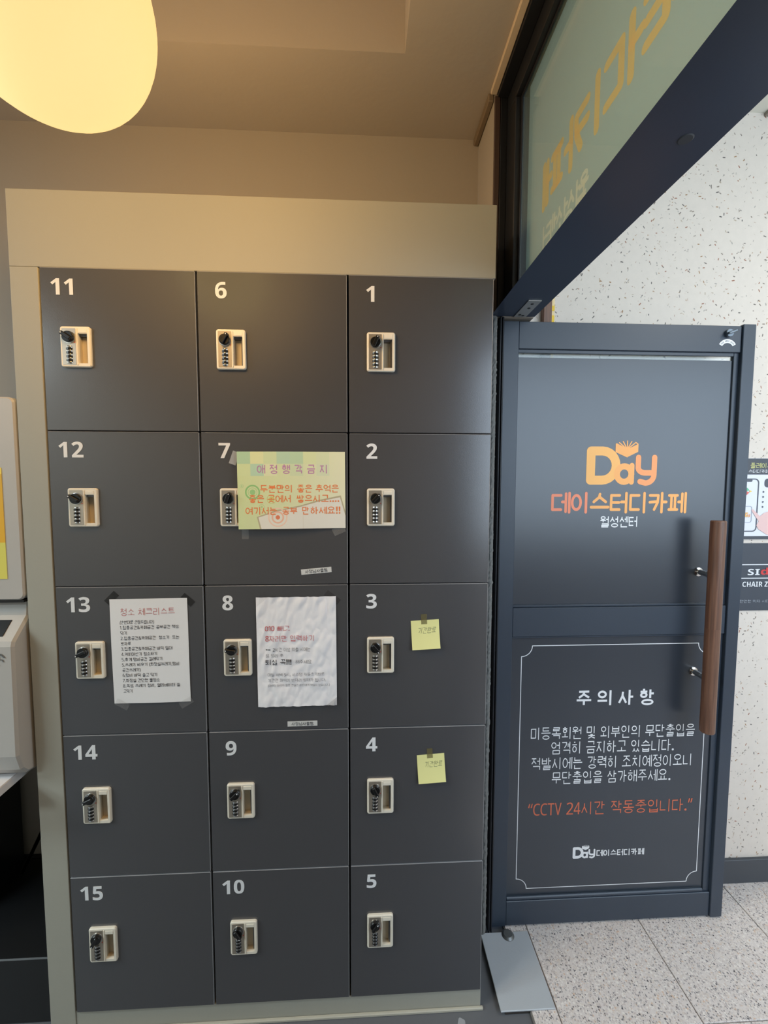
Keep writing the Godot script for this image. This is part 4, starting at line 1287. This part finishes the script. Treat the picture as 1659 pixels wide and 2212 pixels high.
	solid("power_cord", tube(pts, 0.006), mat(rgb(38, 38, 40), 0.3), Vector3.ZERO, "black power cord hanging down the wall between cabinet and lockers", "cord")

func screen_print() -> ImageTexture:
	var img := Image.create(180, 142, false, Image.FORMAT_RGB8)
	for y in 142:
		for x in 180:
			var c := rgb(214, 160, 26) if y < 95 else rgb(206, 196, 84)
			if y < 8: c = rgb(238, 200, 70)
			img.set_pixel(x, y, c)
	return ImageTexture.create_from_image(img)


# ------------------------------------------------------------------ things on the corridor wall
func corridor_things() -> void:
	solid("door_casing", box(Vector3(1.4055, 0.0, -0.3495), Vector3(1.4345, 2.45, -0.325), 0.002), M.wood, Vector3.ZERO, "dark brown wooden upright on the corridor wall above the door's hinge side", "casing")
	var y := thing("yellow_sign", "narrow yellow and cream sign strip beside the wooden upright", "sign", Vector3(1.4435, 2.06, -0.349))
	part(y, "board", box(Vector3(-0.008, -0.2, 0), Vector3(0.008, 0.3, 0.004), 0.001), mat(rgb(238, 214, 160), 0.6))
	part(y, "band", box(Vector3(-0.0078, 0.045, 0.0041), Vector3(0.0078, 0.062, 0.005), 0.0003), mat(rgb(240, 200, 60), 0.6))
	part(y, "band", box(Vector3(-0.0078, 0.008, 0.0041), Vector3(0.0078, 0.03, 0.005), 0.0003), mat(rgb(240, 200, 60), 0.6))
	# app poster
	var p := thing("app_poster", "white poster with dark header, phone drawing and pointing hand on the corridor wall", "poster", Vector3(2.3, 1.46, -0.349))
	var dark := mat(rgb(70, 74, 82), 0.5)
	part(p, "board", box(Vector3(-0.22, -0.142, 0), Vector3(0.25, 0.15, 0.004), 0.001), mat(rgb(222, 224, 232), 0.4))
	part(p, "header_band", box(Vector3(-0.219, 0.092, 0.0041), Vector3(0.249, 0.149, 0.0046)), dark)
	part(p, "footer_band", box(Vector3(-0.219, -0.141, 0.0041), Vector3(0.249, -0.13, 0.0046)), dark)
	part(p, "lettering", lettering("플레이스", 0.084, 0.02, 9.0, false, 4.0), mat(rgb(206, 204, 130), 0.5), Vector3(-0.078, 0.124, 0.005))
	part(p, "lettering", lettering("스터디카페 앱", 0.098, 0.013, 9.0, false, 4.0), M.print_white, Vector3(-0.076, 0.104, 0.005))
	var st := begin()
	lift = 0.0
	var mm := Transform3D(Basis(Vector3(0.001, 0, 0), Vector3(0, 0.001, 0), Vector3(0, 0, 0.0002)), Vector3.ZERO)
	var rr := round_rect(-200, -112, -84, 76, 14)
	rr.append(rr[0])
	for i in rr.size() - 1: stroke(st, PackedVector2Array([rr[i], rr[i + 1]]), 4.0, mm, true)
	flat_poly(st, round_rect(-176, 66, -108, 76, 4), mm)
	part(p, "phone_outline", st.commit(), mat(rgb(84, 88, 98), 0.5), Vector3(0, 0, 0.0048))
	st = begin()
	lift = 0.0
	var icon := round_rect(-150, -80, -104, -22, 7)
	icon.append(icon[0])
	for i in icon.size() - 1: stroke(st, PackedVector2Array([icon[i], icon[i + 1]]), 1.6, mm, true)
	part(p, "icon_outline", st.commit(), mat(rgb(150, 154, 170), 0.5), Vector3(0, 0, 0.0048))
	day_logo(p, Vector3(-0.124, -0.052, 0.005), 0.03, [mat(rgb(238, 180, 100), 0.5), mat(rgb(238, 180, 100), 0.5), mat(rgb(238, 160, 100), 0.5), mat(rgb(238, 180, 100), 0.5)])
	var tri_cols := [[rgb(110, 190, 150), [-132, 46, -132, 32, -122, 36]], [rgb(236, 200, 90), [-122, 36, -112, 32, -122, 28]], [rgb(226, 110, 100), [-132, 18, -122, 28, -132, 32]]]
	for q in tri_cols:
		st = begin()
		lift = 0.0
		var v: Array = q[1]
		flat_poly(st, PackedVector2Array([Vector2(v[0], v[1]), Vector2(v[2], v[3]), Vector2(v[4], v[5])]), mm)
		part(p, "store_mark", st.commit(), mat(q[0], 0.5), Vector3(0.005, 0, 0.005))
	# pointing hand, a flat print on the poster
	st = begin()
	lift = 0.0
	flat_poly(st, PackedVector2Array([Vector2(-106, -36), Vector2(-100, -32), Vector2(-72, -58), Vector2(-58, -46), Vector2(-40, -40), Vector2(0, -36), Vector2(40, -60), Vector2(40, -140), Vector2(-20, -130), Vector2(-44, -124), Vector2(-76, -104), Vector2(-84, -90), Vector2(-76, -76), Vector2(-90, -58)]), mm)
	part(p, "hand_print", st.commit(), mat(rgb(226, 190, 186), 0.5), Vector3(0, 0, 0.0052))
	st = begin()
	lift = 0.0
	flat_poly(st, round_rect(-62, 46, -20, 78, 12), mm)
	for i in 4: flat_poly(st, PackedVector2Array([Vector2(-68, 30 - i * 18), Vector2(-64, 34 - i * 18), Vector2(-60, 30 - i * 18), Vector2(-64, 26 - i * 18)]), mm)
	part(p, "bubble_and_bullets", st.commit(), mat(rgb(78, 82, 92), 0.5), Vector3(0, 0, 0.0048))
	# chair poster
	var c := thing("chair_poster", "dark blue-grey chair zone poster below the app poster", "poster", Vector3(2.35, 1.18, -0.349))
	part(c, "board", box(Vector3(-0.26, -0.124, 0), Vector3(0.26, 0.124, 0.004), 0.001), mat(rgb(62, 68, 78), 0.45))
	for yy in [0.046, -0.004]:
		part(c, "rule_line", box(Vector3(-0.259, yy - 0.0015, 0.0041), Vector3(0.259, yy + 0.0015, 0.0046)), M.print_white)
	var s1 := word("SI", 0.022, 0.0004)
	part(c, "logo_lettering", s1, M.print_white, Vector3(-0.133, 0.0185, 0.0048)).scale = Vector3(1.75, 1, 1)
	part(c, "logo_lettering", word("d", 0.022, 0.0004), mat(rgb(206, 60, 62), 0.5), Vector3(-0.09, 0.0205, 0.0048)).scale = Vector3(2.0, 1.1, 1)
	part(c, "lettering", word("CHAIR ZONE", 0.0185, 0.0004), M.print_white, Vector3(-0.098, -0.0265, 0.0048))
	part(c, "lettering", lettering("편안한 의자 시디즈", 0.13, 0.011, 9.0, false, 3.0), mat(rgb(160, 166, 174), 0.5), Vector3(-0.115, -0.089, 0.0048))
